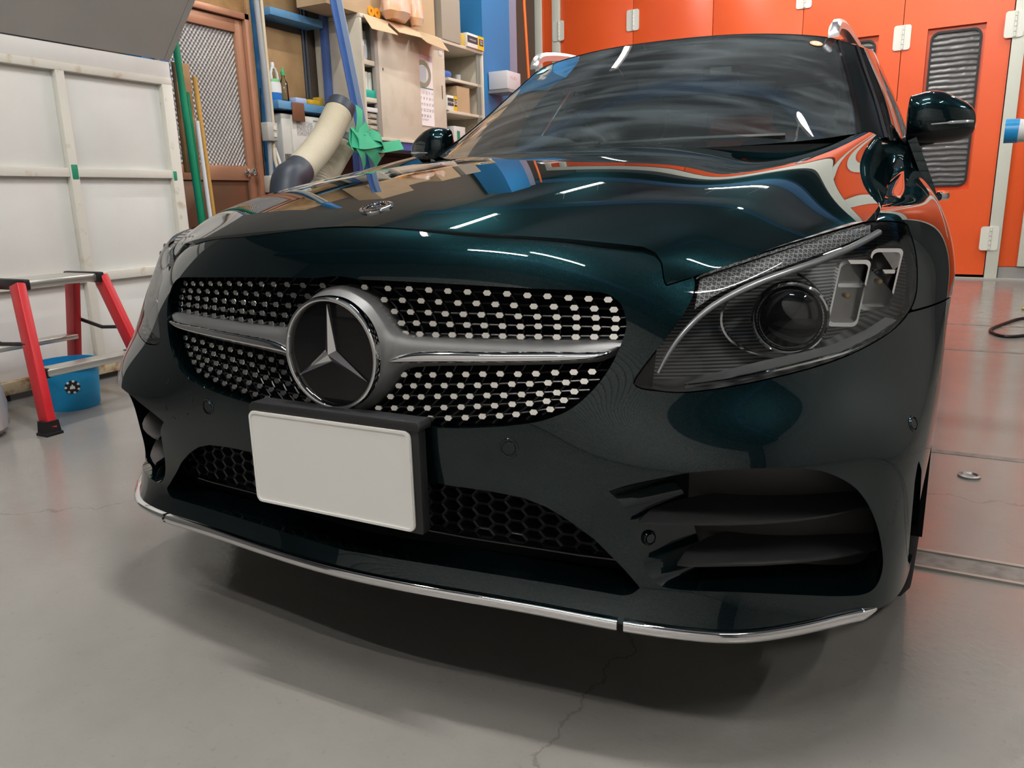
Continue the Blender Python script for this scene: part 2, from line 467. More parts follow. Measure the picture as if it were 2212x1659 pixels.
# ------------------------------------------------------------------ the car: outer skin
# levels run from the lip up to the fender top, columns from the middle of the nose round the corner to the door
SHELL = [
 # A lip edge
 [(0,-.018,.218),(.2,-.005,.218),(.35,.011,.218),(.48,.026,.215),(.58,.054,.209),(.655,.092,.204),(.73,.155,.204),(.785,.212,.204),(.83,.262,.206),(.862,.40,.21),(.872,.77,.215),(.872,1.3,.215)],
 # B top of lip
 [(0,-.004,.250),(.2,.010,.250),(.35,.025,.250),(.48,.041,.248),(.577,.067,.243),(.650,.104,.238),(.725,.162,.238),(.783,.215,.240),(.834,.266,.245),(.864,.405,.25),(.876,.77,.26),(.876,1.3,.26)],
 # C waist
 [(0,.010,.300),(.2,.020,.300),(.35,.032,.300),(.48,.050,.300),(.572,.076,.298),(.647,.111,.295),(.722,.163,.295),(.785,.212,.297),(.838,.266,.30),(.868,.41,.305),(.88,.77,.31),(.88,1.3,.31)],
 # D
 [(0,.006,.375),(.2,.014,.375),(.35,.025,.375),(.48,.042,.372),(.575,.066,.37),(.652,.102,.366),(.727,.155,.366),(.788,.208,.368),(.841,.268,.37),(.873,.42,.375),(.886,.77,.38),(.886,1.3,.38)],
 # E crease
 [(0,.000,.452),(.2,.006,.452),(.35,.018,.453),(.48,.033,.456),(.58,.053,.458),(.668,.090,.46),(.739,.147,.46),(.796,.212,.46),(.844,.285,.46),(.878,.44,.46),(.891,.77,.46),(.891,1.3,.46)],
 # F
 [(0,.004,.535),(.2,.010,.535),(.35,.024,.537),(.48,.056,.543),(.58,.094,.548),(.668,.142,.55),(.735,.198,.55),(.788,.262,.55),(.838,.35,.55),(.881,.49,.55),(.897,.77,.55),(.895,1.3,.55)],
 # G
 [(0,.012,.620),(.2,.022,.62),(.35,.041,.62),(.48,.078,.622),(.58,.126,.625),(.67,.184,.628),(.735,.242,.63),(.787,.308,.632),(.836,.405,.634),(.879,.55,.636),(.900,.79,.64),(.896,1.3,.64)],
 # H
 [(0,.027,.706),(.2,.037,.705),(.35,.060,.702),(.475,.102,.690),(.572,.153,.682),(.665,.218,.694),(.733,.288,.703),(.783,.366,.71),(.832,.475,.715),(.875,.62,.72),(.888,.82,.728),(.872,1.3,.755)],
 # I shut line
 [(0,.074,.792),(.2,.084,.789),(.35,.108,.778),(.475,.148,.750),(.562,.185,.728),(.655,.258,.754),(.722,.35,.771),(.772,.46,.783),(.812,.59,.793),(.840,.74,.803),(.842,.94,.828),(.822,1.3,.868)],
 # J fender top
 [(0,.150,.82),(.2,.160,.818),(.35,.175,.806),(.455,.205,.785),(.53,.245,.770),(.61,.325,.785),(.675,.42,.797),(.722,.53,.803),(.748,.66,.805),(.756,.80,.815),(.757,.99,.840),(.757,1.3,.878)],
]
KV = 18
SG = loft(SHELL, (len(SHELL)-1)*KV+1, 270, 0.22, 0.22)
SPX = to_px(SG)
X_, Y_, Z_ = SG[..., 0], SG[..., 1], SG[..., 2]
# outlines read off the photograph, on the near half of the car
HOOD_PX = [(560,504),(718,492),(763,490),(831,492),(944,499),(1060,507),(1098,509),(1234,518),(1335,528),(1391,535),(1416,547),(1429,568),(1434,604),(1439,617),
           (1501,598),(1560,578),(1695,529),(1848,485),(1893,477),(1920,395),(1948,310),(1900,100),(560,100)]
LAMP_PX = [(1371,822),(1405,774),(1437,735),(1470,692),(1494,650),(1503,616),(1506,597),(1565,574),(1695,532),(1770,510),(1848,487),(1890,478),(1952,482),(1964,500),(1976,538),
           (1981,586),(1977,642),(1954,687),(1910,726),(1828,769),(1731,801),(1600,831),(1486,847),(1412,843),(1378,836)]
GRILLE_PX = [(600,601),(780,604),(953,612),(1127,622),(1272,629),(1315,637),(1341,657),(1352,690),(1352,712),(1339,750),(1318,793),(1286,837),(1243,877),(1199,900),(1141,915),(1040,924),(919,923),(732,905),(600,888)]
LOWER_PX = [(600,1001),(736,1018),(911,1037),(973,1049),(1058,1061),(1129,1075),(1180,1095),(1228,1124),(1285,1166),(1347,1228),(1383,1270),(1366,1283),(1345,1287),(1200,1262),(1000,1230),(860,1208),(750,1190),(600,1166)]
SIDE_PX = [(1312,1062),(1360,1047),(1440,1030),(1500,1020),(1600,1013),(1700,1011),(1780,1019),(1850,1056),(1890,1122),(1907,1200),(1901,1250),(1876,1280),(1820,1288),(1700,1284),(1590,1279),(1520,1277),(1460,1273),(1422,1263),(1398,1236),(1381,1190),(1366,1140),(1348,1095)]
SLOT_PX = [(1984,992),(1991,1015),(1987,1090),(1977,1170),(1966,1220),(1961,1212),(1969,1120),(1976,1040)]
LAMP_PX = spline2(LAMP_PX, 4); GRILLE_PX = spline2(GRILLE_PX, 4); SIDE_PX = np.concatenate([spline2(SIDE_PX, 5, closed=False), [(1330,1074)]])
LOWER_PX = np.array(LOWER_PX)
sd_hood, sd_lamp, sd_grille, sd_lower, sd_side, sd_slot = (poly_sd(SPX, p) for p in (HOOD_PX, LAMP_PX, GRILLE_PX, LOWER_PX, SIDE_PX, SLOT_PX))
arch = 1200*(0.365-np.hypot(Y_-0.775, Z_-0.318))
far = np.where(X_ > 0.6, 1.0, 0.0)
side_zone = Y_ > 0.44
BIG = 50.0
sd_lamp_m = np.where((Z_ > 0.5), sd_lamp, BIG)
# materials of the car
def paint():
    """dark base with metallic flakes under a clear lacquer"""
    mt = bpy.data.materials.new('dark_green_paint'); mt.use_nodes = True; nt = mt.node_tree; MATS['dark_green_paint'] = mt
    for n in list(nt.nodes): nt.nodes.remove(n)
    def nd(t): return nt.nodes.new(t)
    o = nd('ShaderNodeOutputMaterial'); tc = nd('ShaderNodeTexCoord'); v = nd('ShaderNodeTexVoronoi'); v.inputs['Scale'].default_value = 1400
    r = nd('ShaderNodeMapRange'); r.inputs[3].default_value = 0.45; r.inputs[4].default_value = 1.7
    s_ = nd('ShaderNodeSeparateColor'); c = nd('ShaderNodeVectorMath'); c.operation = 'SCALE'; c.inputs[0].default_value = (0.0019, 0.0105, 0.0126)
    fl_ = nd('ShaderNodeBsdfAnisotropic'); fl_.inputs['Roughness'].default_value = 0.30
    di = nd('ShaderNodeBsdfDiffuse'); di.inputs['Color'].default_value = (0.0010, 0.0030, 0.0038, 1)
    ad = nd('ShaderNodeAddShader'); co = nd('ShaderNodeBsdfAnisotropic'); co.inputs['Roughness'].default_value = 0.008; co.inputs['Color'].default_value = (1, 1, 1, 1)
    f = nd('ShaderNodeFresnel'); f.inputs[0].default_value = 1.52; mx = nd('ShaderNodeMixShader')
    L = nt.links.new
    L(tc.outputs['Object'], v.inputs['Vector']); L(v.outputs['Color'], s_.inputs[0]); L(s_.outputs[0], r.inputs[0]); L(r.outputs[0], c.inputs['Scale']); L(c.outputs[0], fl_.inputs['Color'])
    L(fl_.outputs[0], ad.inputs[0]); L(di.outputs[0], ad.inputs[1]); L(f.outputs[0], mx.inputs[0]); L(ad.outputs[0], mx.inputs[1]); L(co.outputs[0], mx.inputs[2]); L(mx.outputs[0], o.inputs[0])
    return mt
PAINT = paint()
M_BLACK = mat('black_plastic', (0.012, 0.012, 0.013), rough=0.42, spec=0.4)
M_GLOSS = mat('gloss_black', (0.004, 0.004, 0.005), rough=0.06, spec=0.5, coat=0.6)
M_DARK = mat('dark_void', (0.004, 0.004, 0.004), rough=0.9, spec=0.1)
M_CHROME = mat('chrome', (0.82, 0.82, 0.83), rough=0.06, metal=1.0)
M_SATIN = mat('satin_grey_metal', (0.20, 0.203, 0.205), rough=0.52, metal=0.7)
M_RUBBER = mat('tyre_rubber', (0.012, 0.012, 0.012), rough=0.75, spec=0.3)

car = thing('car', 'dark green estate car parked facing the camera in the workshop', 'car')
def pocket(p):
    t = float(np.clip((p[0]-.52)/.07, 0, 1)) if p[2] < .42 else 1.0
    return (.060*(1-t)-.018*t, .095, .008*t)
# bumper
b_top = np.minimum((Z_-0.642)*1200, SPX[..., 0]-1502)
bump_comps = [-sd_hood+1.6, -sd_lamp_m+1.8, -sd_grille, -sd_lower, -sd_side, b_top, np.where(side_zone, arch, -BIG), np.where((X_ > 0.7) & (Y_ > 0.9), BIG, -BIG), -np.where((Y_ < .5) & (Z_ < .5), sd_slot, BIG)]
bump_specs = [('n', .018), ('n', .02), ('v', (0, .045, -.006)), ('v', (0, .07, .004)), ('f', pocket), ('n', .012), ('v', (-.03, 0, 0)), None, ('v', (-.025, .01, 0))]
bumper = obj('front_bumper', trimmed('front_bumper', SG, bump_comps, bump_specs, border=('v', (0, .03, -.004))), PAINT, car)
# fenders, one each side
fen = [-sd_hood+1.6, -sd_lamp_m+1.8, np.minimum(-(Z_-0.645)*1200, (1.05-Y_)*1200), arch, (0.74-X_)*1200]
fme = trimmed('fender', SG, fen, [('n', .02), ('n', .02), ('n', .012), ('v', (-.03, 0, 0)), None], mirror=False, border=('n', .015))
def mirror_me(me, name):
    m2 = me.copy(); m2.name = name
    bm = bmesh.new(); bm.from_mesh(m2)
    for v in bm.verts: v.co.x *= -1
    bmesh.ops.reverse_faces(bm, faces=bm.faces)
    bm.to_mesh(m2); bm.free()
    return m2
def both(name, me, material, parent, label=None):
    a = obj(name, me, material, parent); b = obj(name, mirror_me(me, name), None, parent)
    return a, b
both('front_fender', fme, PAINT, car)

# hood: rows from the nose to the windscreen, columns from the middle to the fender gap
HOOD = [
 [(0,.042,.770),(.13,.045,.769),(.25,.056,.766),(.35,.075,.757),(.42,.094,.746),(.465,.110,.732),(.492,.120,.712),(.510,.124,.690),(.522,.124,.668)],
 [(0,.066,.787),(.13,.070,.786),(.25,.081,.782),(.35,.099,.774),(.42,.117,.764),(.467,.133,.752),(.495,.140,.732),(.514,.143,.709),(.527,.143,.685)],
 [(0,.145,.818),(.13,.148,.817),(.25,.157,.813),(.36,.172,.803),(.44,.184,.790),(.500,.190,.772),(.535,.190,.749),(.560,.186,.722),(.575,.182,.695)],
 [(0,.300,.858),(.14,.300,.857),(.27,.303,.852),(.38,.305,.842),(.475,.305,.829),(.548,.297,.810),(.600,.288,.783),(.648,.272,.752),(.668,.264,.725)],
 [(0,.500,.897),(.14,.500,.896),(.28,.500,.890),(.40,.500,.878),(.500,.500,.864),(.580,.505,.854),(.655,.480,.816),(.722,.448,.774),(.742,.44,.745)],
 [(0,.740,.929),(.14,.740,.928),(.28,.740,.921),(.41,.740,.906),(.520,.740,.890),(.613,.735,.889),(.695,.720,.847),(.764,.690,.797),(.782,.68,.77)],
 [(0,.960,.948),(.14,.965,.947),(.29,.975,.938),(.43,.995,.917),(.545,1.02,.905),(.652,1.02,.930),(.715,1.00,.886),(.766,.99,.834),(.784,.98,.805)],
 [(0,1.060,.955),(.15,1.070,.954),(.3,1.100,.944),(.45,1.150,.928),(.585,1.220,.934),(.694,1.300,.972),(.738,1.290,.925),(.768,1.280,.868),(.786,1.28,.838)],
]
HG = loft(HOOD, 120, 110, 0.2, 0.2)
hpx = to_px(HG)
hd = poly_sd(hpx, [(x, y) for x, y in HOOD_PX])
hd = np.where(HG[..., 1] > 0.62, np.where(HG[..., 0] > 0.7, (HG[..., 0]-(0.7625+0.0*HG[..., 1]))*1200, -BIG), hd+1.6)
hood = obj('hood', trimmed('hood', HG, [hd], [('n', .02)], outward=(0, -.3, 1), border=('n', .02), sharp=40), PAINT, car)
# ------------------------------------------------------------------ the car: nose details
SPXL = to_px(SG*np.array((-1, 1, 1)))
SN = grid_normals(SG)
if (SN*np.array((0, -1, 0.2))).sum() < 0: SN = -SN
def shell_hit(px, py, left=False, zmax=9.0):
    """point (and outward normal) of the skin seen at a pixel"""
    Q = SPXL if left else SPX
    d = (Q[..., 0]-px)**2+(Q[..., 1]-py)**2
    d = np.where((Z_ < zmax), d, 1e9)
    i, j = np.unravel_index(d.argmin(), d.shape)
    i = min(max(i, 1), Q.shape[0]-2); j = min(max(j, 1), Q.shape[1]-2)
    A = np.stack([(Q[i, j+1]-Q[i, j-1])/2, (Q[i+1, j]-Q[i-1, j])/2], 1)
    t = np.linalg.lstsq(A, np.array((px, py))-Q[i, j], rcond=None)[0]; t = np.clip(t, -1.5, 1.5)
    p = SG[i, j]+t[0]*(SG[i, j+1]-SG[i, j-1])/2+t[1]*(SG[i+1, j]-SG[i-1, j])/2
    n = SN[i, j].copy(); p = p.copy()
    if left: p[0] *= -1; n[0] *= -1
    return p, n
def look_mat(p, n, up=(0, 0, 1)):
    """matrix whose local Z is n"""
    z = Vector(n).normalized(); x = Vector(up).cross(z)
    x = x.normalized() if x.length > 1e-6 else Vector((1, 0, 0)); y = z.cross(x)
    M = Matrix.Identity(4)
    for i in range(3): M[i][0] = x[i]; M[i][1] = y[i]; M[i][2] = z[i]; M[i][3] = p[i]
    return M
def put(o, M):
    o.matrix_local = M
    return o
# --- radiator grille with rows of pins
GC = (-0.29977677, -0.23602776, -0.3651706, 0.99505196, -0.7223732, 0.89603388)
def gy(x, z): return GC[0]+GC[1]*x*x+GC[2]*x**4+GC[3]*z+GC[4]*z*z+GC[5]*x*x*z
def gnorm(x, z):
    e = 1e-3; fx = (gy(x+e, z)-gy(x-e, z))/(2*e); fz = (gy(x, z+e)-gy(x, z-e))/(2*e)
    n = np.array((fx, -1, fz)); return n/np.linalg.norm(n)
ROWS = [
 [(.043,.696),(.087,.695),(.125,.695),(.159,.694),(.191,.693),(.223,.692),(.254,.691),(.285,.69),(.316,.688),(.346,.687),(.377,.685),(.406,.684),(.434,.683)],
 [(.079,.677),(.112,.677),(.145,.677),(.175,.676),(.207,.675),(.237,.675),(.267,.674),(.296,.673),(.326,.672),(.356,.672),(.386,.671),(.415,.67),(.443,.669)],
 [(.097,.659),(.126,.659),(.157,.659),(.186,.658),(.216,.658),(.245,.658),(.274,.658),(.303,.657),(.332,.657),(.361,.657),(.39,.657),(.418,.657),(.447,.656)],
 [(.109,.641),(.136,.642),(.165,.642),(.194,.642),(.222,.642),(.25,.642),(.279,.642),(.307,.642),(.334,.643),(.363,.643),(.391,.643),(.42,.643),(.447,.643)],
 [(.116,.625),(.142,.625),(.17,.625),(.198,.626),(.226,.626),(.253,.627),(.28,.627),(.308,.627),(.335,.628),(.363,.628),(.391,.629),(.418,.63),(.446,.631)],
 [(.116,.56),(.142,.561),(.168,.563),(.196,.565),(.224,.567),(.252,.569),(.28,.571),(.308,.572),(.336,.574),(.365,.577),(.393,.579),(.42,.581)],
 [(.108,.542),(.135,.544),(.161,.546),(.189,.548),(.217,.55),(.245,.552),(.272,.554),(.3,.557),(.328,.559),(.356,.562),(.383,.564),(.41,.567)],
 [(.094,.524),(.123,.526),(.15,.528),(.179,.531),(.207,.533),(.234,.535),(.262,.538),(.289,.54),(.317,.543),(.345,.546),(.371,.549),(.397,.552)],
 [(.073,.504),(.103,.507),(.133,.509),(.163,.512),(.192,.515),(.221,.518),(.248,.521),(.276,.524),(.304,.528),(.331,.531),(.357,.536),(.383,.539)],
 [(.037,.484),(.072,.488),(.107,.491),(.139,.494),(.17,.497),(.201,.5),(.23,.503),(.258,.507),(.286,.51),(.312,.514),(.339,.519),(.364,.525)],
]
def gp(x, z, off=0.0): return np.array((x, gy(abs(x), z)+off, z))
gx, gz = np.meshgrid(np.linspace(0, .50, 30), np.linspace(.46, .715, 16))
GB = np.stack([gx, gy(gx, gz)+.032, gz], -1)
grille = obj('grille', trimmed('grille', GB, [], [], outward=(0, -1, 0)), M_DARK, car)
def join_tubes(name, paths, r, seg=5):
    V = []; F = []
    for pts in paths:
        me = tube_me('tmp', pts, r, seg)
        o = len(V); V += [tuple(v.co) for v in me.vertices]; F += [tuple(o+i for i in p.vertices) for p in me.polygons]
        bpy.data.meshes.remove(me)
    return me_from(name, V, F, sharp=50)
M_LATT = mat('grille_black', (0.02, 0.02, 0.022), rough=0.25)
for s in (1, -1):
    paths = []
    for r in ROWS:
        rr = [(r[0][0]-.03, r[0][1])] + r + [(min(r[-1][0]+.02, .478), r[-1][1]+.002)]
        paths.append([gp(s*x, z, .007) for x, z in rr])
    for blk in (ROWS[:5], ROWS[5:]):
        for i in range(-1, 13):
            c = [row[i] for row in blk if 0 <= i < len(row)]
            if len(c) < 2: continue
            a, b = c[0], c[-1]
            c = [(a[0]-(c[1][0]-a[0])*.8, a[1]-(c[1][1]-a[1])*.8)] + c + [(b[0]-(c[-2][0]-b[0])*.8, b[1]-(c[-2][1]-b[1])*.8)]
            paths.append([gp(s*x, z, .010) for x, z in spline2(c, 3, closed=False)])
    obj('grille_lattice', join_tubes('grille_lattice', paths, .0016), M_LATT, grille)
def stud_mesh():
    bm = bmesh.new()
    def hexa(w, h, z): return [bm.verts.new((x*w, y*h, z)) for x, y in ((-1, 0), (-.55, -1), (.55, -1), (1, 0), (.55, 1), (-.55, 1))]
    a = hexa(.0075, .0048, -.007); b = hexa(.0075, .0048, 0); c = hexa(.0066, .0040, .0012)
    for p, q in ((a, b), (b, c)):
        for k in range(6): bm.faces.new((p[k], p[(k+1) % 6], q[(k+1) % 6], q[k]))
    bm.faces.new(c)
    return bm_done(bm, 'grille_pin', smooth=False)
M_PIN = mat('pin_silver', (0.80, 0.79, 0.76), rough=0.10, metal=1.0)
SM = stud_mesh(); SM.materials.append(M_PIN)
for s in (1, -1):
    for r in ROWS:
        for x, z in r:
            n = gnorm(x, z)*np.array((s, 1, 1))
            put(obj('grille_pin', SM, None, grille), look_mat(gp(s*x, z, 0), n))
# --- satin cross bar swelling into a cone round the emblem
BAR = [(0,.698),(.035,.692),(.067,.676),(.09,.650),(.103,.633),(.122,.6235),(.152,.621),(.209,.621),(.274,.622),(.376,.624),(.462,.626),(.464,.618),(.454,.607),(.441,.600),(.418,.594),(.318,.586),(.211,.580),(.142,.574),(.119,.567),(.106,.553),(.09,.532),(.067,.51),(.035,.492),(0,.486),(-.05,.486),(-.05,.698)]
EMB = np.array((0.0, 0.592))
gx, gz = np.meshgrid(np.linspace(0, .475, 190), np.linspace(.478, .705, 110))
sdb = poly_sd(np.stack([gx, gz], -1), spline2(BAR, 4))
d = np.maximum(-sdb, 0); rr_ = np.hypot(gx-EMB[0], gz-EMB[1]); base = gy(gx, gz)
hb = .019*(1-np.exp(-d/.007))
tcone = np.clip(1-(rr_-.091)/.040, 0, 1); hc = (base-.004)*tcone**1.7*(1-np.exp(-d/.006))
hh = np.maximum(hb, hc)+.006*np.exp(-((hb-hc)/.006)**2)*(1-np.exp(-d/.01))
hh = np.where(rr_ < .091, base-.004, hh)
BG = np.stack([gx, base-hh, gz], -1)
obj('grille_bar', trimmed('grille_bar', BG, [sdb*1200], [('v', (0, .02, 0))], outward=(0, -1, 0), sharp=45), M_SATIN, car)
BLADE = [(.099,.586),(.110,.5915),(.127,.597),(.157,.602),(.21,.605),(.278,.607),(.35,.610),(.419,.612),(.451,.614),(.429,.604),(.381,.598),(.279,.592),(.17,.586),(.12,.5825),(.106,.582)]
gx, gz = np.meshgrid(np.linspace(.095, .456, 240), np.linspace(.578, .618, 40))
sdk = poly_sd(np.stack([gx, gz], -1), spline2(BLADE, 3))
d = np.maximum(-sdk, 0)
KG = np.stack([gx, gy(gx, gz)-.020-.007*np.sqrt(np.clip(1-(1-np.clip(d/.007, 0, 1))**2, 0, 1)), gz], -1)
both('chrome_blade', trimmed('chrome_blade', KG, [sdk*1200], [('v', (0, .01, 0))], mirror=False, outward=(0, -1, 0)), M_CHROME, car)
# --- emblem: chrome ring, black glass disc, three-pointed star
RY = Matrix.Rotation(math.radians(90), 4, 'X')      # local Z -> -Y
EM = Matrix.Translation((0, 0, EMB[1])) @ RY
emblem = obj('emblem', lathe_me('emblem', [(.0845, -.012), (.0845, .0005), (.0862, .0042), (.0890, .0052), (.0918, .0042), (.0936, 0), (.0936, -.014)], 72), M_CHROME, car)
emblem.matrix_local = EM
put(obj('emblem_disc', lathe_me('emblem_disc', [(0, -.0015), (.05, -.0018), (.0848, -.0028)], 64), mat('emblem_glass', (0.005, 0.005, 0.006), rough=0.03, spec=0.5), emblem), Matrix.Identity(4))
def star_me(name, R, r0, h, base=-.004):
    V = [(0, 0, h)]; F = []
    for k in range(6):
        a = math.radians(90+60*k); r = R if k % 2 == 0 else r0
        V.append((r*math.cos(a), r*math.sin(a), h*.12 if k % 2 == 0 else 0.0))
    for k in range(6): V.append((V[k+1][0], V[k+1][1], base))
    for k in range(6):
        F.append((0, 1+k, 1+(k+1) % 6)); F.append((1+k, 7+k, 7+(k+1) % 6, 1+(k+1) % 6))
    return me_from(name, V, F, smooth=False)
put(obj('emblem_star', star_me('emblem_star', .0805, .0125, .008), M_CHROME, emblem), Matrix.Translation((0, 0, .0)))
# --- lower intake: honeycomb
def honey(name, x0, x1, z0, z1, p, q, yfun, keep, wall=.0030, depth=.016):
    V = []; F = []
    nc = int((x1-x0)/p)+2; nr = int((z1-z0)/q)+2
    for i in range(-nc, nc+1):
        for k in range(nr):
            cx = i*p; cz = z0+k*q+(q/2 if i % 2 else 0)
            if abs(cx) > x1 or cz > z1 or not keep(abs(cx), cz): continue
            a, b, h = .66*p, .34*p, q/2
            ring = [(-a, 0), (-b, -h), (b, -h), (a, 0), (b, h), (-b, h)]
            o = len(V)
            for sc, dy in ((1, 0), (1-wall*1.6/p, -.002), (1-wall*1.9/p, .001), (1-wall*2.1/p, depth)):
                for x, z in ring:
                    zz = cz+z*(1-(1-sc)*1.2)
                    V.append((cx+x*sc, yfun(cx+x*sc)+dy, zz))
            for l in range(3):
                for t in range(6):
                    F.append((o+l*6+t, o+l*6+(t+1) % 6, o+(l+1)*6+(t+1) % 6, o+(l+1)*6+t))
    return me_from(name, V, F, sharp=30)
my = lambda x: .066+.12*x*x
low_in = lambda x, z: z < .425-.10*max(0, x-.26)/.1*.35 and x < .50-(z-.285)*.55
gx, gz = np.meshgrid(np.linspace(0, .55, 20), np.linspace(.235, .43, 10))
lower = obj('lower_intake', trimmed('lower_intake', np.stack([gx, my(gx)+.035, gz], -1), [], [], outward=(0, -1, 0)), M_DARK, car)
M_HONEY = mat('honeycomb_plastic', (0.018, 0.018, 0.019), rough=0.33)
hc_ = obj('honeycomb_mesh', honey('honeycomb_mesh', 0, .51, .293, .425, .0290, .0212, my, low_in), M_HONEY, lower); hc_['kind'] = 'stuff'
fr = [(-x, z) for x, z in ((.478, .286), (.40, .284), (.2, .283), (.0, .283))]
pts = [(x, my(x)-.004, z) for x, z in fr] + [(-x, my(x)-.004, z) for x, z in fr[-2::-1]]
pts = [(-.487, my(.487)-.002, .30), (-.484, my(.48)-.004, .292)] + pts + [(.484, my(.48)-.004, .292), (.487, my(.487)-.002, .30)]
tube('mesh_frame', pts, .003, M_GLOSS, lower, seg=8)
# --- side intakes
VEC = np.array((-.016, .088, .012))
ibp = trimmed('intake_panel', SG+VEC, [sd_side-6, np.where(Z_ > .52, BIG, -BIG)], [None, None], mirror=False)
ipr, ipl = both('side_intake', ibp, mat('charcoal_plastic', (0.030, 0.029, 0.028), rough=0.5), car)
sl_me = trimmed('air_slot', SG+np.array((-.02, .006, 0)), [np.where((Y_ < .5) & (Z_ < .5), sd_slot-4, BIG)], [None], mirror=False)
both('air_slot', sl_me, M_DARK, car)
def fin_me(px, taper, grow):
    V = []; F = []
    n = len(px)
    for i, (u, v) in enumerate(px):
        p, nn = shell_hit(u, v, zmax=.5)
        p = p+nn*.002*(1-i/(n-1))+ray(u, v)*.07*(i/(n-1))**1.6
        g = min(1, i/grow)*(1-.55*(i/(n-1))**1.6); dp = VEC*np.array((1.0, 1.05, 1.0))*g+np.array((0, .004, .002))
        th = .0065*(.25+.75*min(1, i/1.5))
        b = p+dp
        V += [p+(0, .006, th*.55), p+(0, .001, th*.1), p+(0, .002, -th*.45), p+(0, .008, -th*.8), b+(0, 0, -th*.7), b+(0, 0, th*1.1)]
    for i in range(n-1):
        for k in range(6):
            a = i*6; F.append((a+k, a+(k+1) % 6, a+6+(k+1) % 6, a+6+k))
    F.append(tuple(range(5, -1, -1))); F.append(tuple((n-1)*6+k for k in range(6)))
    me = me_from('intake_fin', V, F, sharp=50)
    bm = bmesh.new(); bm.from_mesh(me); bmesh.ops.recalc_face_normals(bm, faces=bm.faces); bm.to_mesh(me); bm.free()
    return me
FIN1 = [(1379,1127),(1400,1128),(1440,1130),(1500,1131),(1570,1131),(1640,1129),(1720,1123),(1790,1113),(1850,1101),(1893,1090)]
FIN2 = [(1461,1221),(1478,1221),(1520,1221),(1580,1220),(1640,1219),(1720,1214),(1800,1204),(1860,1194),(1908,1184)]
M_FIN = mat('fin_plastic', (0.022, 0.022, 0.023), rough=0.38)
for fp, gr in ((FIN1, 4.0), (FIN2, 3.0)):
    fm = fin_me(fp, 0, gr)
    obj('intake_fin', fm, M_FIN, ipr); obj('intake_fin', mirror_me(fm, 'intake_fin'), None, ipl)
# --- chrome splitter strip in three lengths along the lip
lip = SG[0]; k_end = int(np.argmax(lip[:, 1] > .245))
def strip(path, name='splitter_strip', taper=False):
    n = len(path); V = []; F = []
    for i, p in enumerate(path):
        t = path[min(i+1, n-1)]-path[max(i-1, 0)]; t = t/np.linalg.norm(t); o = np.cross(t, (0, 0, 1)); o /= np.linalg.norm(o)
        w = 1.0 if not taper else min(1, .25+(n-1-i)/14)
        for a, b in ((-.008, .006), (.004, .006), (.0075, .003), (.0088, -.003), (.007, -.010), (.002, -.0135), (-.008, -.0135)):
            V.append(p+o*(a*w)+np.array((0, 0, .002+b*w)))
    for i in range(n-1):
        for k in range(7): F.append((i*7+k, i*7+(k+1) % 7, i*7+7+(k+1) % 7, i*7+7+k))
    F.append(tuple(range(6, -1, -1))); F.append(tuple((n-1)*7+k for k in range(7)))
    return me_from(name, V, F, sharp=45)
ks = int(np.argmax(lip[:, 0] > .482))
half = lip[:ks]
cp = np.concatenate([half[:0:-1]*np.array((-1, 1, 1)), half])
obj('splitter_strip', strip(cp), M_CHROME, car)
sm = strip(lip[ks+1:k_end], taper=True)
both('splitter_strip', sm, M_CHROME, car)
# --- blank number plate on a black holder
M_PLATE = mat('plate_white', (0.93, 0.92, 0.89), rough=0.35, spec=0.4)
po = rrect(.330, .165, .012, 5, 0, .0825)
plate = prism('number_plate', po, .003, M_PLATE, car, axis=1, loc=(0, -.029, .324)); plate['label'] = 'blank white number plate in a black holder'
def ring_prism(name, outer, inner, y0, y1, material, parent):
    n = len(outer); V = []; F = []
    for pl, y in ((outer, y1), (outer, y0), (inner, y0), (inner, y1)):
        V += [(a, y, b) for a, b in pl]
    for l in range(3):
        for k in range(n): F.append((l*n+k, l*n+(k+1) % n, (l+1)*n+(k+1) % n, (l+1)*n+k))
    me = me_from(name, V, F, sharp=30)
    bm = bmesh.new(); bm.from_mesh(me); bmesh.ops.recalc_face_normals(bm, faces=bm.faces); bm.to_mesh(me); bm.free()
    return obj(name, me, material, parent)
ring_prism('plate_rim', rrect(.328, .163, .011, 5, 0, .0825), rrect(.320, .155, .008, 5, 0, .0825), -.0022, .001, M_PLATE, plate)
hold = [(-.168,-.004),(.176,-.004),(.178,.0),(.178,.172),(.172,.178),(-.162,.178),(-.168,.172)]
prism('plate_holder', hold, .020, mat('holder_plastic', (0.020, 0.021, 0.023), rough=0.45), plate, axis=1, loc=(0, .004, 0), bevel=.002)
prism('plate_hood', [(-.160,.166),(.182,.166),(.184,.172),(.180,.181),(-.152,.181),(-.158,.176)], .034, MATS['holder_plastic'], plate, axis=1, loc=(0, -.001, 0), bevel=.002)
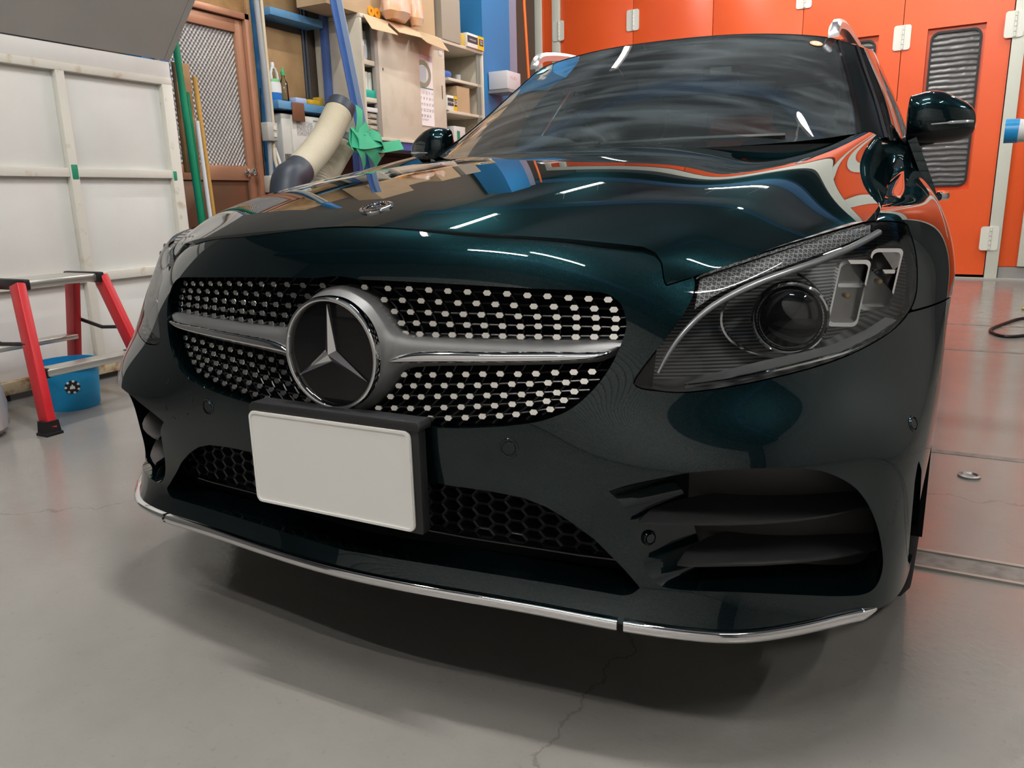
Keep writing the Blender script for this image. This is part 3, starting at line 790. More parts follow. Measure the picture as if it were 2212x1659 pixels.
# --- parking sensors, towing-eye cover
def wall_hit(px, py):
    d = ray(px, py); t = 1.3
    for k in range(40):
        q = CAM_POS+t*d; xr = .475+(.40-q[2])*.43; s_ = (q[0]-xr)/.060; g_ = q[1]-(.05+.095*s_); t -= .5*g_/(d[1]-.095/.060*d[0])
    n = np.array((.095, -.060, 0)); return CAM_POS+t*d, n/np.linalg.norm(n)
for a in ((1100, 968, .0155), (1405, 1163, .0115), (1973, 915, .0125)):
    p, n = wall_hit(*a[:2]) if a[0] == 1405 else shell_hit(*a[:2])
    put(obj('parking_sensor', lathe_me('parking_sensor', [(0, .0012), (a[2]*.62, .0012), (a[2]*.68, .0002), (a[2]*.70, -.002), (a[2]*.78, -.002), (a[2]*.82, .0010), (a[2]*.94, .0014), (a[2], .0004), (a[2], -.004)], 36), PAINT, car), look_mat(p, n))
    o = obj('parking_sensor', lathe_me('parking_sensor', [(0, .0012), (a[2]*.62, .0012), (a[2]*.68, .0002), (a[2]*.70, -.002), (a[2]*.78, -.002), (a[2]*.82, .0010), (a[2]*.94, .0014), (a[2], .0004), (a[2], -.004)], 36), PAINT, car)
    put(o, look_mat(p*np.array((-1, 1, 1)), n*np.array((-1, 1, 1))))
pts = []
for k in range(28):
    a = 2*math.pi*k/28
    p, n = shell_hit(386+29*math.cos(a)*(1+.15*math.sin(a)), 852+53*math.sin(a), True); pts.append(p+n*.0002)
tube('towing_eye_cover', pts, .0009, M_GLOSS, car, seg=6, closed=True)
# ------------------------------------------------------------------ the car: headlamps, wheels, inner body
LENS = glass_mat('lamp_lens', (0.93, 0.95, 0.96), refl=1.0)
lamp_zone = [np.where(Z_ > .5, sd_lamp+1.2, BIG)]
lens_me = trimmed('headlamp_lens', SG, lamp_zone, [('n', .006)], mirror=False)
LV = np.array((-.058, .105, -.008))
def ribs():
    mt = mat('lamp_ribs', (0.05, 0.05, 0.052), rough=0.28, metal=0.3)
    nt = mt.node_tree; b = nt.nodes['Principled BSDF']
    tc = nt.nodes.new('ShaderNodeTexCoord'); w = nt.nodes.new('ShaderNodeTexWave'); w.bands_direction = 'Z'; w.inputs['Scale'].default_value = 60; w.inputs['Distortion'].default_value = 0.0
    r = nt.nodes.new('ShaderNodeMapRange'); r.inputs[3].default_value = .04; r.inputs[4].default_value = .34
    nt.links.new(tc.outputs['Object'], w.inputs['Vector']); nt.links.new(w.outputs['Fac'], r.inputs[0]); nt.links.new(r.outputs[0], b.inputs['Base Color'])
    return mt
M_RIBS = ribs()
M_GUIDE = mat('light_guide', (0.95, 0.95, 0.96), rough=0.28, metal=0.55, spec=0.7)
M_LGREY = mat('lamp_grey', (0.62, 0.62, 0.63), rough=0.35, metal=0.2)
M_LDARK = mat('lamp_dark', (0.015, 0.015, 0.017), rough=0.3)
M_BULB = mat('lamp_bulb', (0.75, 0.45, 0.12), rough=0.2)
house_me = trimmed('lamp_housing', SG+LV, [np.where(Z_ > .5, sd_lamp-2, BIG)], [('v', tuple(-LV*.92))], mirror=False)
def dp(px, py, depth):
    p, n = shell_hit(px, py); return p+ray(px, py)*depth
def loft2(name, A, Bp, th=.004):
    """ribbon between two point rows with a little thickness"""
    n = len(A); V = []; F = []
    for a, b in zip(A, Bp): V += [a, b, b+np.array((0, th, 0)), a+np.array((0, th, 0))]
    for i in range(n-1):
        for k in range(4): F.append((i*4+k, i*4+(k+1) % 4, i*4+4+(k+1) % 4, i*4+4+k))
    F.append((3, 2, 1, 0)); F.append(tuple((n-1)*4+k for k in range(4)))
    me = me_from(name, V, F, sharp=40)
    bm = bmesh.new(); bm.from_mesh(me); bmesh.ops.recalc_face_normals(bm, faces=bm.faces); bm.to_mesh(me); bm.free()
    return me
GUIDE = [(1421,806),(1440,770),(1462,737),(1490,704),(1525,672),(1570,643),(1630,614),(1700,588),(1780,560),(1850,529),(1898,502)]
gpts = [dp(u, v, .014) for u, v in spline2(GUIDE, 4, closed=False)]
guide_me = tube_me('light_guide', gpts, [.0036*(.8+.7*min(1, i/24)) for i in range(len(gpts))], 10)
EYE_LO = [(1500,668),(1540,640),(1590,617),(1650,592),(1720,567),(1800,538),(1880,504)]
EYE_UP = [(1512,604),(1560,585),(1610,570),(1665,552),(1730,530),(1805,506),(1880,486)]
eye_me = loft2('eyebrow_panel', [dp(u, v, .024) for u, v in EYE_UP], [dp(u, v, .020) for u, v in EYE_LO])
def honeytex():
    mt = mat('lamp_honeycomb', (0.10, 0.105, 0.11), rough=0.25, metal=0.5)
    nt = mt.node_tree; b = nt.nodes['Principled BSDF']
    tc = nt.nodes.new('ShaderNodeTexCoord'); v = nt.nodes.new('ShaderNodeTexVoronoi'); v.feature = 'DISTANCE_TO_EDGE'; v.inputs['Scale'].default_value = 170; v.inputs['Randomness'].default_value = 0.15
    r = nt.nodes.new('ShaderNodeMapRange'); r.inputs[1].default_value = 0.0; r.inputs[2].default_value = 0.1; r.inputs[3].default_value = 0.75; r.inputs[4].default_value = 0.14
    nt.links.new(tc.outputs['Object'], v.inputs['Vector']); nt.links.new(v.outputs[0], r.inputs[0]); nt.links.new(r.outputs[0], b.inputs['Base Color'])
    return mt
M_HTEX = honeytex()
LOW_UP = [(1500,822),(1560,802),(1640,782),(1720,765),(1800,745),(1870,713),(1912,686)]
LOW_LO = [(1478,829),(1560,818),(1640,802),(1730,781),(1820,757),(1890,724),(1937,692)]
low_me = loft2('lamp_sill', [dp(u, v, .045) for u, v in LOW_UP], [dp(u, v, .020) for u, v in LOW_LO])
edge_me = tube_me('sill_edge', [dp(u, v, .016) for u, v in spline2([(u, v+7) for u, v in LOW_LO], 3, closed=False)], .0035, 8)
def ellipse_pts(cx, cy, rx, ry, depth, n=40, egg=0.0):
    p0 = dp(cx, cy, depth); sc = np.linalg.norm(p0-CAM_POS)/F_PX
    R = CAM_AX[0]; D = CAM_AX[1]
    return p0, sc
pc, psc = ellipse_pts(1706, 688, 52, 56, .050)
FWD = Vector((0.12, -1, -0.02)).normalized()
PM = look_mat(pc, FWD)
lens_p = lathe_me('projector_lens', [(.047, -.012), (.046, .0)]+[(.046*math.cos(t), .020*math.sin(t)) for t in np.linspace(.15, math.pi/2, 9)], 40)
bez_p = lathe_me('projector_bezel', [(.048, -.004), (.0495, .004), (.052, .006), (.0545, .004), (.056, -.006)], 48)
egg = []
for t in np.linspace(0, 2*math.pi, 44, endpoint=False):
    rx = .088 if math.cos(t) < 0 else .066
    egg.append((rx*math.cos(t)*(1-.12*math.sin(t)), .066*math.sin(t)))
def frame_me(name, outer, w, d):
    """shallow frame round an outline in local XY, facing +Z"""
    o = np.array(outer); c = o.mean(0); n = len(o); V = []; F = []
    for s, z in ((1, -d), (1, .002), (1-w, .002), (1-w*1.15, -d)):
        V += [(*(c+(q-c)*s), z) for q in o]
    for l in range(3):
        for k in range(n): F.append((l*n+k, l*n+(k+1) % n, (l+1)*n+(k+1) % n, (l+1)*n+k))
    me = me_from(name, V, F, sharp=40)
    bm = bmesh.new(); bm.from_mesh(me); bmesh.ops.recalc_face_normals(bm, faces=bm.faces); bm.to_mesh(me); bm.free()
    return me
def prism_z(name, outer, d):
    o = [tuple(q) for q in outer]; n = len(o)
    V = [(x, y, 0) for x, y in o]+[(x, y, -d) for x, y in o]
    F = [tuple(range(n)), tuple(range(2*n-1, n-1, -1))]+[(k, n+k, n+(k+1) % n, (k+1) % n) for k in range(n)]
    me = me_from(name, V, F, sharp=40)
    bm = bmesh.new(); bm.from_mesh(me); bmesh.ops.recalc_face_normals(bm, faces=bm.faces); bm.to_mesh(me); bm.free()
    return me
def shear(pts, k): return [(x+k*y, y) for x, y in pts]
MODS = [((1833, 634), .043, .100, .030), ((1903, 604), .044, .094, .010)]
def headlamp(sgn):
    h = obj('headlamp', house_me if sgn > 0 else mirror_me(house_me, 'headlamp'), None, car)
    if not h.data.materials: h.data.materials.append(M_RIBS)
    def add(name, me, material, M=None):
        if sgn > 0:
            o = obj(name, me, material, h)
            if M is not None: o.matrix_local = M
        else:
            m2 = me.copy()
            if M is not None: m2.transform(M)
            m2 = mirror_me(m2, name); o = obj(name, m2, material, h)
        return o
    add('lamp_lens', lens_me, LENS); add('light_guide', guide_me, M_GUIDE); add('eyebrow_panel', eye_me, M_HTEX)
    add('lamp_sill', low_me, M_LGREY); add('sill_edge', edge_me, M_CHROME)
    add('projector_lens', lens_p, mat('projector_glass', (0.012, 0.012, 0.014), rough=0.04, coat=1.0), PM)
    add('projector_bezel', bez_p, M_CHROME, PM)
    add('projector_surround', frame_me('projector_surround', egg, .04, .012), M_CHROME, PM @ Matrix.Translation((-.012, .004, -.004)))
    for (c, w, hh, dep) in MODS:
        p = dp(*c, dep); M = look_mat(p, Vector((0.2, -1, 0.05)).normalized())
        ol = shear(rrect(w, hh, .008, 4), .14)
        add('reflector_frame', frame_me('reflector_frame', ol, .12, .03), M_CHROME, M)
        add('reflector_bowl', prism_z('reflector_bowl', shear(rrect(w*.88, hh*.9, .006, 4), .14), .004), mat('reflector_smoke', (0.32, 0.31, 0.30), rough=0.15, metal=0.8), M @ Matrix.Translation((0, 0, -.024)))
        add('reflector_shelf', prism_z('reflector_shelf', rrect(w*.8, .006, .002, 2), .02), M_CHROME, M @ Matrix.Translation((.002, .012, -.004)))
        add('bulb', lathe_me('bulb', [(.0045, -.02), (.0045, -.004), (.003, 0), (0, .001)], 12), M_BULB, M @ Matrix.Translation((0, -.004, -.006)))
    return h
headlamp(1); headlamp(-1)

# --- wheels
def wheel(x, y, name):
    s = 1 if x > 0 else -1
    R, w = .325, .112
    t = obj(name, lathe_me(name, [(.225, -w+.008), (.245, -w), (.300, -w+.004), (.318, -w+.018), (.325, -w+.045), (.325, w-.045), (.318, w-.018), (.300, w-.004), (.245, w), (.225, w-.008)], 56), M_RUBBER, car)
    t.matrix_local = Matrix.Translation((x, y, R)) @ Matrix.Rotation(math.radians(90)*s, 4, 'Y')
    rim = obj('rim', lathe_me('rim', [(.228, -w+.01), (.228, w-.012), (.222, w-.006), (.214, w-.010), (.208, w-.03), (.195, 0), (.19, -w+.02)], 48), mat('alloy', (0.45, 0.46, 0.47), rough=0.3, metal=0.9), t)
    bm = bmesh.new()
    for k in range(5):
        for off in (-.14, .14):
            a = 2*math.pi*k/5
            pts = [((.045, off*.25), w-.035), ((.212, off*.55), w-.018)]
            vs = []
            for (r, da), z in pts:
                for dw, dz in ((-.013, 0), (.013, 0), (.013, -.02), (-.013, -.02)):
                    aa = a+da; vs.append(bm.verts.new((r*math.cos(aa)-dw*math.sin(aa), r*math.sin(aa)+dw*math.cos(aa), z+dz)))
            for q in ((0, 1, 5, 4), (1, 2, 6, 5), (2, 3, 7, 6), (3, 0, 4, 7), (3, 2, 1, 0), (4, 5, 6, 7)): bm.faces.new([vs[i] for i in q])
    obj('spokes', bm_done(bm, 'spokes', smooth=False), MATS['alloy'], t)
    obj('hub_cap', lathe_me('hub_cap', [(.055, w-.06), (.055, w-.03), (.03, w-.022), (0, w-.02)], 24), MATS['alloy'], t)
    obj('brake_disc', lathe_me('brake_disc', [(.0, .0), (.15, .0), (.15, -.02), (0, -.02)], 36), mat('brake_steel', (.25, .25, .25), rough=.4, metal=1), t)
    return t
for y in (.775, 3.615):
    for x in (.765, -.765): wheel(x, y, 'wheel')
# --- dark liners and floor pan keep the body closed against light leaks
for s in (1, -1):
    for y in (.775, 3.615):
        pts = []; V = []; F = []
        for k in range(17):
            a = math.radians(-8+196*k/16)
            for xx in (.52, .875): V.append((s*xx, y-.372*math.cos(a), .318+.372*math.sin(a)))
        for k in range(16): F.append((2*k, 2*k+1, 2*k+3, 2*k+2))
        o = len(V); V += [(s*.53, y-.38, .15), (s*.53, y+.38, .15), (s*.53, y+.38, .75), (s*.53, y-.38, .75)]; F.append((o, o+1, o+2, o+3))
        obj('wheel_liner', me_from('wheel_liner', V, F), M_DARK, car)
box('floor_pan', (-.76, .50, .19), (.76, 4.45, .235), M_DARK, car)
box('under_tray', (-.52, .10, .205), (.52, .52, .235), M_DARK, car)
box('dark_core_box', (-.47, .16, .25), (.47, .98, .735), M_DARK, car)  # plain dark box added behind the grille to block stray light
# ------------------------------------------------------------------ the car: glasshouse, roof, sides, cabin
GLASSHOUSE = [
 [(0,1.09,.945),(.25,1.12,.945),(.45,1.21,.95),(.60,1.335,.965),(.668,1.42,.975),(.735,1.47,.962),(.772,1.58,.955),(.795,2.2,.965),(.797,3.0,.985),(.78,3.8,1.01),(.735,4.3,1.03),(.64,4.47,1.035),(.33,4.56,1.035),(0,4.58,1.035)],
 [(0,1.37,1.10),(.24,1.40,1.10),(.435,1.47,1.10),(.57,1.57,1.095),(.63,1.64,1.092),(.692,1.70,1.082),(.728,1.80,1.085),(.745,2.33,1.10),(.745,3.05,1.115),(.73,3.78,1.125),(.685,4.24,1.13),(.60,4.39,1.135),(.31,4.48,1.14),(0,4.50,1.14)],
 [(0,1.63,1.236),(.23,1.655,1.234),(.415,1.71,1.226),(.538,1.775,1.214),(.587,1.82,1.206),(.645,1.88,1.192),(.678,1.97,1.195),(.69,2.42,1.222),(.69,3.08,1.232),(.675,3.77,1.222),(.635,4.19,1.21),(.56,4.32,1.215),(.29,4.40,1.235),(0,4.42,1.238)],
 [(0,1.875,1.350),(.22,1.89,1.347),(.395,1.925,1.335),(.505,1.955,1.320),(.548,1.985,1.310),(.603,2.04,1.295),(.632,2.13,1.296),(.638,2.5,1.330),(.636,3.1,1.338),(.62,3.75,1.318),(.585,4.14,1.285),(.52,4.25,1.292),(.27,4.33,1.325),(0,4.35,1.33)],
]
GN = 300
GG = loft(GLASSHOUSE, 46, GN, 0.16, 0.2)
cu = np.broadcast_to(np.linspace(0, 13, GN), GG.shape[:2]); cvv = np.broadcast_to(np.linspace(0, 3, 46)[:, None], GG.shape[:2])
def cols(a, b): return [(a-cu)*60, (cu-b)*60]
def screen_glass():
    """windscreen with a thin film of wiped dust"""
    mt = glass_mat('windscreen_glass', (0.62, 0.70, 0.70), refl=1.25); nt = mt.node_tree
    out = [n for n in nt.nodes if n.type == 'OUTPUT_MATERIAL'][0]; prev = out.inputs[0].links[0].from_socket
    tc = nt.nodes.new('ShaderNodeTexCoord'); mp = nt.nodes.new('ShaderNodeMapping'); mp.inputs['Rotation'].default_value = (.5, .2, .9); mp.inputs['Scale'].default_value = (1.2, 5.5, 5.5)
    n = nt.nodes.new('ShaderNodeTexNoise'); n.inputs['Scale'].default_value = 1.6; n.inputs['Detail'].default_value = 7; n.inputs['Distortion'].default_value = 1.4
    r = nt.nodes.new('ShaderNodeMapRange'); r.inputs[1].default_value = .42; r.inputs[2].default_value = .78; r.inputs[3].default_value = .022; r.inputs[4].default_value = .11
    d = nt.nodes.new('ShaderNodeBsdfDiffuse'); d.inputs['Color'].default_value = (.60, .74, .80, 1)
    mx = nt.nodes.new('ShaderNodeMixShader')
    nt.links.new(tc.outputs['Object'], mp.inputs[0]); nt.links.new(mp.outputs[0], n.inputs['Vector']); nt.links.new(n.outputs[0], r.inputs[0]); nt.links.new(r.outputs[0], mx.inputs[0])
    nt.links.new(prev, mx.inputs[1]); nt.links.new(d.outputs[0], mx.inputs[2]); nt.links.new(mx.outputs[0], out.inputs[0])
    return mt
WGLASS = screen_glass()
SGLASS = glass_mat('side_glass', (0.62, 0.72, 0.70), refl=1.0)
PGLASS = glass_mat('privacy_glass', (0.05, 0.055, 0.055), refl=1.0)
obj('windscreen', trimmed('windscreen', GG, cols(-1, 3.92), [None, ('n', .005)], outward=(0, -1, .6), sharp=60), WGLASS, car)
pl = trimmed('a_pillar', GG, cols(4.02, 5.05), [('n', .02), ('n', .02)], mirror=False, outward=(.6, -.6, .4))
both('a_pillar', pl, PAINT, car)
trim = lambda c0, c1: trimmed('pillar_trim', GG+SHIFT, cols(c0, c1), [('n', .004), ('n', .004)], mirror=False, outward=(.6, -.6, .4))
nrm = grid_normals(GG)
if (nrm[:, 120]*np.array((1, 0, 0.2))).sum() < 0: nrm = -nrm
SHIFT = nrm*.004
both('pillar_trim', trim(3.90, 4.06), M_GLOSS, car)
both('pillar_trim', trim(4.88, 5.04), M_GLOSS, car)
fw = trimmed('front_side_window', GG, cols(5.12, 7.15), [('n', .004), ('n', .004)], mirror=False, outward=(1, 0, .3))
both('front_side_window', fw, SGLASS, car)
both('b_pillar', trimmed('b_pillar', GG, cols(7.17, 7.4), [('n', .02), ('n', .02)], mirror=False, outward=(1, 0, .3)), M_GLOSS, car)
both('rear_side_window', trimmed('rear_side_window', GG, cols(7.42, 8.7), [('n', .004), ('n', .004)], mirror=False, outward=(1, 0, .3)), PGLASS, car)
both('c_pillar', trimmed('c_pillar', GG, cols(8.72, 8.95), [('n', .02), ('n', .02)], mirror=False, outward=(1, 0, .3)), M_GLOSS, car)
both('quarter_window', trimmed('quarter_window', GG, cols(8.97, 9.9), [('n', .004), ('n', .004)], mirror=False, outward=(1, 0, .3)), PGLASS, car)
both('d_pillar', trimmed('d_pillar', GG, cols(9.92, 10.9), [('n', .02), ('n', .02)], mirror=False, outward=(1, .6, .3)), PAINT, car)
obj('rear_window', trimmed('rear_window', GG, cols(10.95, 14), [('n', .004), ('n', .004)], outward=(0, 1, .3)), PGLASS, car)
# roof skin from side edge to side edge
top = GG[-1]
ROOF = []
for f in np.linspace(0, 1, 9):
    yf = lambda x: None
    ROOF.append(f)
jj_front = np.linspace(0, int(GN*5.0/13), 9).astype(int)
front = top[jj_front]                                         # centre -> A pillar head
jj_rear = np.linspace(GN-1, int(GN*10.6/13), 9).astype(int)
rear = top[jj_rear]
side_j = np.linspace(int(GN*5.0/13), int(GN*10.6/13), 9).astype(int)
RP = []
for i, f in enumerate(np.linspace(0, 1, 9)):
    edge = top[side_j[i]]; row = []
    for k in range(9):
        t = k/8
        c = front[k]*(1-f)+rear[k]*f
        x = c[0]*(edge[0]/(front[8][0]*(1-f)+rear[8][0]*f)); y = c[1]+(edge[1]-(front[8][1]*(1-f)+rear[8][1]*f))*t
        z = edge[2]+(1-t*t)*(0.052+.045*math.sin(math.pi*min(1, f*1.15))*1.0)
        if i == 0: z = front[k][2]+.002
        if i == 8: z = rear[k][2]+.002
        row.append((x, y, z))
    RP.append(row)
RG = loft(RP, 60, 40, 0.2, 0.25)
obj('roof', trimmed('roof', RG, [], [], outward=(0, 0, 1), border=('v', (0, 0, -.02))), PAINT, car)
# roof rails
def rail(s):
    pts = [(.537, 1.93, 1.318), (.537, 1.96, 1.345), (.538, 2.05, 1.368), (.540, 2.35, 1.398), (.545, 3.0, 1.418), (.54, 3.6, 1.405), (.535, 3.95, 1.375), (.53, 4.05, 1.335)]
    V = []; F = []
    P = spline2([p for p in pts], 6, closed=False)
    for i, p in enumerate(P):
        hgt = .010+.006*min(1, i/6)
        w = .017
        for a, b in ((-w, -hgt), (w, -hgt), (w, hgt*.3), (w*.5, hgt), (-w*.5, hgt), (-w, hgt*.3)): V.append((s*(p[0]+a), p[1], p[2]+b+.004))
    n = len(P)
    for i in range(n-1):
        for k in range(6): F.append((i*6+k, i*6+(k+1) % 6, i*6+6+(k+1) % 6, i*6+6+k))
    F.append(tuple(range(5, -1, -1))); F.append(tuple((n-1)*6+k for k in range(6)))
    bm = bmesh.new(); me = me_from('roof_rail', V, F, sharp=35); bm.from_mesh(me); bmesh.ops.recalc_face_normals(bm, faces=bm.faces); bm.to_mesh(me); bm.free()
    return obj('roof_rail', me, mat('rail_aluminium', (0.72, 0.73, 0.75), rough=0.28, metal=0.9), car)
rail(1); rail(-1)
# body sides behind the front fenders
SIDE = []
for z, dx in ((.20, -.03), (.30, -.012), (.42, -.006), (.55, 0), (.66, .0), (.76, -.012), (.86, -.045), (.955, -.085)):
    SIDE.append([(.898+dx*f+a, y, z+(.02*(y-1.3)/3.2 if z > .8 else 0)) for y, a, f in ((1.22, -.004 if z < .8 else -.008, 1), (1.6, -.002, 1), (2.2, 0, 1), (2.9, 0, 1), (3.6, .002, 1), (4.1, -.025, 1), (4.4, -.10, 1.1), (4.55, -.22, 1.2), (4.62, -.45, 1.2), (4.64, -.89, 1.2))])
SDG = loft(SIDE, 50, 160, 0.2, 0.2, mirror=False)
sy, sz = SDG[..., 1], SDG[..., 2]
r_arch = 1200*(.365-np.hypot(sy-3.615, sz-.318)); r_arch = np.where(SDG[..., 0] > .7, r_arch, -BIG)
f_arch = 1200*(.365-np.hypot(sy-.775, sz-.318))
def sidepanel(name, y0, y1, z0=.0, m_=PAINT, z1=9.0):
    me = trimmed(name, SDG, [(y0-sy)*1200, (sy-y1)*1200, r_arch, f_arch, (z0-sz)*1200, (sz-z1)*1200], [('n', .02)]*6, mirror=False, outward=(1, 0, 0), border=('n', .02))
    return both(name, me, m_, car)
sidepanel('sill', 1.31, 3.25, z1=.295)
for o in (): pass
doors = sidepanel('front_door', 1.325, 2.42, .30); sidepanel('rear_door', 2.428, 3.40, .30)
sidepanel('rear_quarter', 3.408, 9)
for o, s in zip(doors, (1, -1)):
    tube('door_handle', [(s*.893, 2.16, .80), (s*.915, 2.19, .802), (s*.917, 2.32, .805), (s*.895, 2.36, .805)], .010, M_CHROME, o, seg=8, ry=.014)
# door mirrors
def mirror_me2():
    P = []
    secs = [(.775, 1.012, .006, .004), (.779, 1.014, .055, .05), (.79, 1.014, .064, .066), (.82, 1.014, .067, .078), (.86, 1.010, .064, .078), (.90, 1.004, .056, .070), (.93, 1.000, .045, .056), (.948, .998, .028, .036), (.954, .998, .004, .006)]
    n = 28
    for x, zc, hz, hy in secs:
        row = []
        for k in range(n):
            a = 2*math.pi*k/n; c, s_ = math.cos(a), math.sin(a)
            e = .72
            yy = hy*math.copysign(abs(c)**e, c); zz = hz*math.copysign(abs(s_)**e, s_)
            row.append((x, 1.685-yy*(1 if c > 0 else .45)+(x-.775)*.12, zc+zz+.010+.012*(1-abs(x-.86)/.1)*(1 if zz > 0 else 0)))
        P.append(row)
    P = np.array(P); 
    S1 = smoother(len(secs), 36, .15); G = np.einsum('ij,jkc->ikc', S1, P)
    return np.concatenate([G, G[:, :1]], 1)
MG = mirror_me2()
_n = grid_normals(MG); MFLIP = bool((_n*(MG-MG.mean((0, 1)))).sum() < 0)
split = (MG[..., 2]-.982-(MG[..., 0]-.78)*.06)*1200
glassface = MG[..., 1] > 1.62
mu = trimmed('mirror', MG, [-split], [None], mirror=False, flip=MFLIP)
mlow = trimmed('mirror_base', MG*1.0, [split+.8], [None], mirror=False, flip=MFLIP)
for s in (1, -1):
    o = obj('door_mirror', mu if s > 0 else mirror_me(mu, 'door_mirror'), None, car)
    if not o.data.materials: o.data.materials.append(PAINT)
    lo_ = obj('mirror_lower_shell', mlow if s > 0 else mirror_me(mlow, 'mirror_lower_shell'), None, o)
    if not lo_.data.materials: lo_.data.materials.append(M_BLACK)
    tube('mirror_arm', [(s*.76, 1.75, .962), (s*.78, 1.72, .963), (s*.81, 1.70, .966), (s*.85, 1.69, .971)], [.030, .026, .022, .016], M_BLACK, o, seg=12, ry=.018)
    tp = []
    for x in np.linspace(.835, .949, 14):
        i_ = int(np.abs(MG[:, 0, 0]-x).argmin()); ring_ = MG[i_]; ring_ = ring_[ring_[:, 1] < 1.70]; ring_ = ring_[np.argsort(ring_[:, 2])]
        zt = 1.003+.05*(x-.835); tp.append((s*x, float(np.interp(zt, ring_[:, 2], ring_[:, 1]))-.001, zt))
    tp = [tuple(np.mean(tp[max(0, k-1):k+2], 0)) for k in range(len(tp))]
    tube('turn_signal', tp, [.0012]+[.0022]*5+[.0045]*7+[.003], mat('clear_signal', (0.55, 0.57, 0.58), rough=0.08, metal=0.6), o, seg=8)
    put(obj('mirror_glass', prism_z('mirror_glass', rrect(.15, .10, .03, 5), .003), M_CHROME, o), look_mat((s*.865, 1.732, 1.022), (0, 1, 0)))
# stickers, camera pod and mirror behind the screen
def on_glass(px, py):
    q = to_px(GG); d = (q[..., 0]-px)**2+(q[..., 1]-py)**2; d = np.where(cu < 4, d, 1e9)
    i, j = np.unravel_index(d.argmin(), d.shape); n = nrm[i, j]
    if n[1] > 0: n = -n
    return GG[i, j], n
def on_glass_left(px, py):
    q = to_px(GG*np.array((-1, 1, 1))); d = (q[..., 0]-px)**2+(q[..., 1]-py)**2; d = np.where(cu < 4, d, 1e9)
    i, j = np.unravel_index(d.argmin(), d.shape); n = nrm[i, j].copy()
    if n[1] > 0: n = -n
    return GG[i, j]*np.array((-1, 1, 1)), n*np.array((-1, 1, 1))
p, n = on_glass(1762, 97)
st = put(obj('inspection_sticker', lathe_me('inspection_sticker', [(0, .0005), (.020, .0005), (.0205, 0)], 32), mat('sticker_orange', (0.85, 0.36, 0.12), rough=.5), car), look_mat(p+n*.003, n))
put(obj('sticker_centre', lathe_me('sticker_centre', [(0, .0009), (.0135, .0009), (.0137, 0)], 24), mat('sticker_pale', (0.78, 0.74, 0.5), rough=.5), st), Matrix.Identity(4))
text('sticker_digit', '6', .016, mat('sticker_ink', (0.45, 0.08, 0.03), rough=.5), st, (0, 0, .0012), (0, 0, 0))
p, n = on_glass_left(1174, 155)
put(obj('service_sticker', prism_z('service_sticker', rrect(.05, .035, .004, 3), .001), mat('sticker_mint', (0.45, 0.75, 0.65), rough=.5), car), look_mat(p+n*.003, n))
p, n = on_glass(1555, 130)
mp_ = put(obj('camera_pod', prism_z('camera_pod', rrect(.11, .075, .015, 4), .04), M_BLACK, car), look_mat(p-n*.03, n))
put(obj('pod_window', prism_z('pod_window', rrect(.065, .05, .006, 3), .004), mat('pod_grey', (0.10, 0.11, 0.12), rough=.3), mp_), Matrix.Translation((0, -.004, .003)))
box('interior_mirror', (-.12, 1.93, 1.20), (.12, 1.955, 1.262), M_BLACK, car, bevel=.01)
# cabin: dashboard, wheel, seats, trim
M_CABIN = mat('cabin_black', (0.010, 0.010, 0.011), rough=0.55)
DASH = [[(x, 1.22+.28*abs(x)**2*1.4, .925) for x in np.linspace(-.70, .70, 9)], [(x, 1.45+.2*abs(x)**2, .955+.012*(1-abs(x))) for x in np.linspace(-.70, .70, 9)], [(x, 1.66+.1*abs(x)**2, .955+.01*(1-abs(x))) for x in np.linspace(-.71, .71, 9)], [(x, 1.74, .90) for x in np.linspace(-.71, .71, 9)], [(x, 1.72, .60) for x in np.linspace(-.71, .71, 9)]]
obj('dashboard', trimmed('dashboard', loft(DASH, 24, 40, .2, .12, mirror=False), [], [], mirror=False, outward=(0, 0, 1)), M_CABIN, car)
hood_pts = [(-.52+.16*math.cos(a), 1.60, .95+.055*math.sin(a)) for a in np.linspace(0, math.pi, 12)]
tube('instrument_hood', [(-.56, 1.60, .955), (-.50, 1.575, .985), (-.42, 1.565, .997), (-.34, 1.565, .997), (-.26, 1.575, .985), (-.20, 1.60, .955)], .02, M_CABIN, car, seg=10, ry=.04)
swm = Matrix.Translation((-.37, 1.86, .905)) @ Matrix.Rotation(math.radians(68), 4, 'X')
sw = obj('steering_wheel', tube_me('steering_wheel', [(.185*math.cos(a), .185*math.sin(a), 0) for a in np.linspace(0, 2*math.pi, 40, endpoint=False)], .0155, 10, closed=True), M_CABIN, car); sw.matrix_local = swm
obj('wheel_hub', lathe_me('wheel_hub', [(0, .03), (.07, .02), (.08, -.03), (0, -.03)], 24), M_CABIN, sw)
for a in (0, math.pi, -math.pi/2):
    tube('wheel_spoke', [(.06*math.cos(a), .06*math.sin(a), 0), (.18*math.cos(a), .18*math.sin(a), 0)], .016, M_CABIN, sw, seg=8, ry=.008)
def seat(x, y):
    s_ = obj('seat', box_me('seat', (x-.26, y-.25, .32), (x+.26, y+.28, .50), .05, 3), M_CABIN, car)
    box('seat_back', (-.26, -.07, 0), (.26, .07, .62), M_CABIN, s_, bevel=.05, loc=(x, y+.33, .45), rot=(math.radians(-14), 0, 0))
    box('headrest', (-.13, -.05, 0), (.13, .05, .19), M_CABIN, s_, bevel=.035, loc=(x, y+.52, 1.08), rot=(math.radians(-8), 0, 0))
for x in (-.37, .37): seat(x, 2.18)
for x in (-.36, .36): seat(x, 3.02)
box('rear_bulkhead', (-.70, 3.75, .3), (.70, 3.8, .96), M_CABIN, car)
for s in (1, -1): box('door_card', (s*.76-.012, 1.85, .3), (s*.76+.012, 3.9, .93), M_CABIN, car)
rl = RG.copy(); rl[..., 2] -= .03
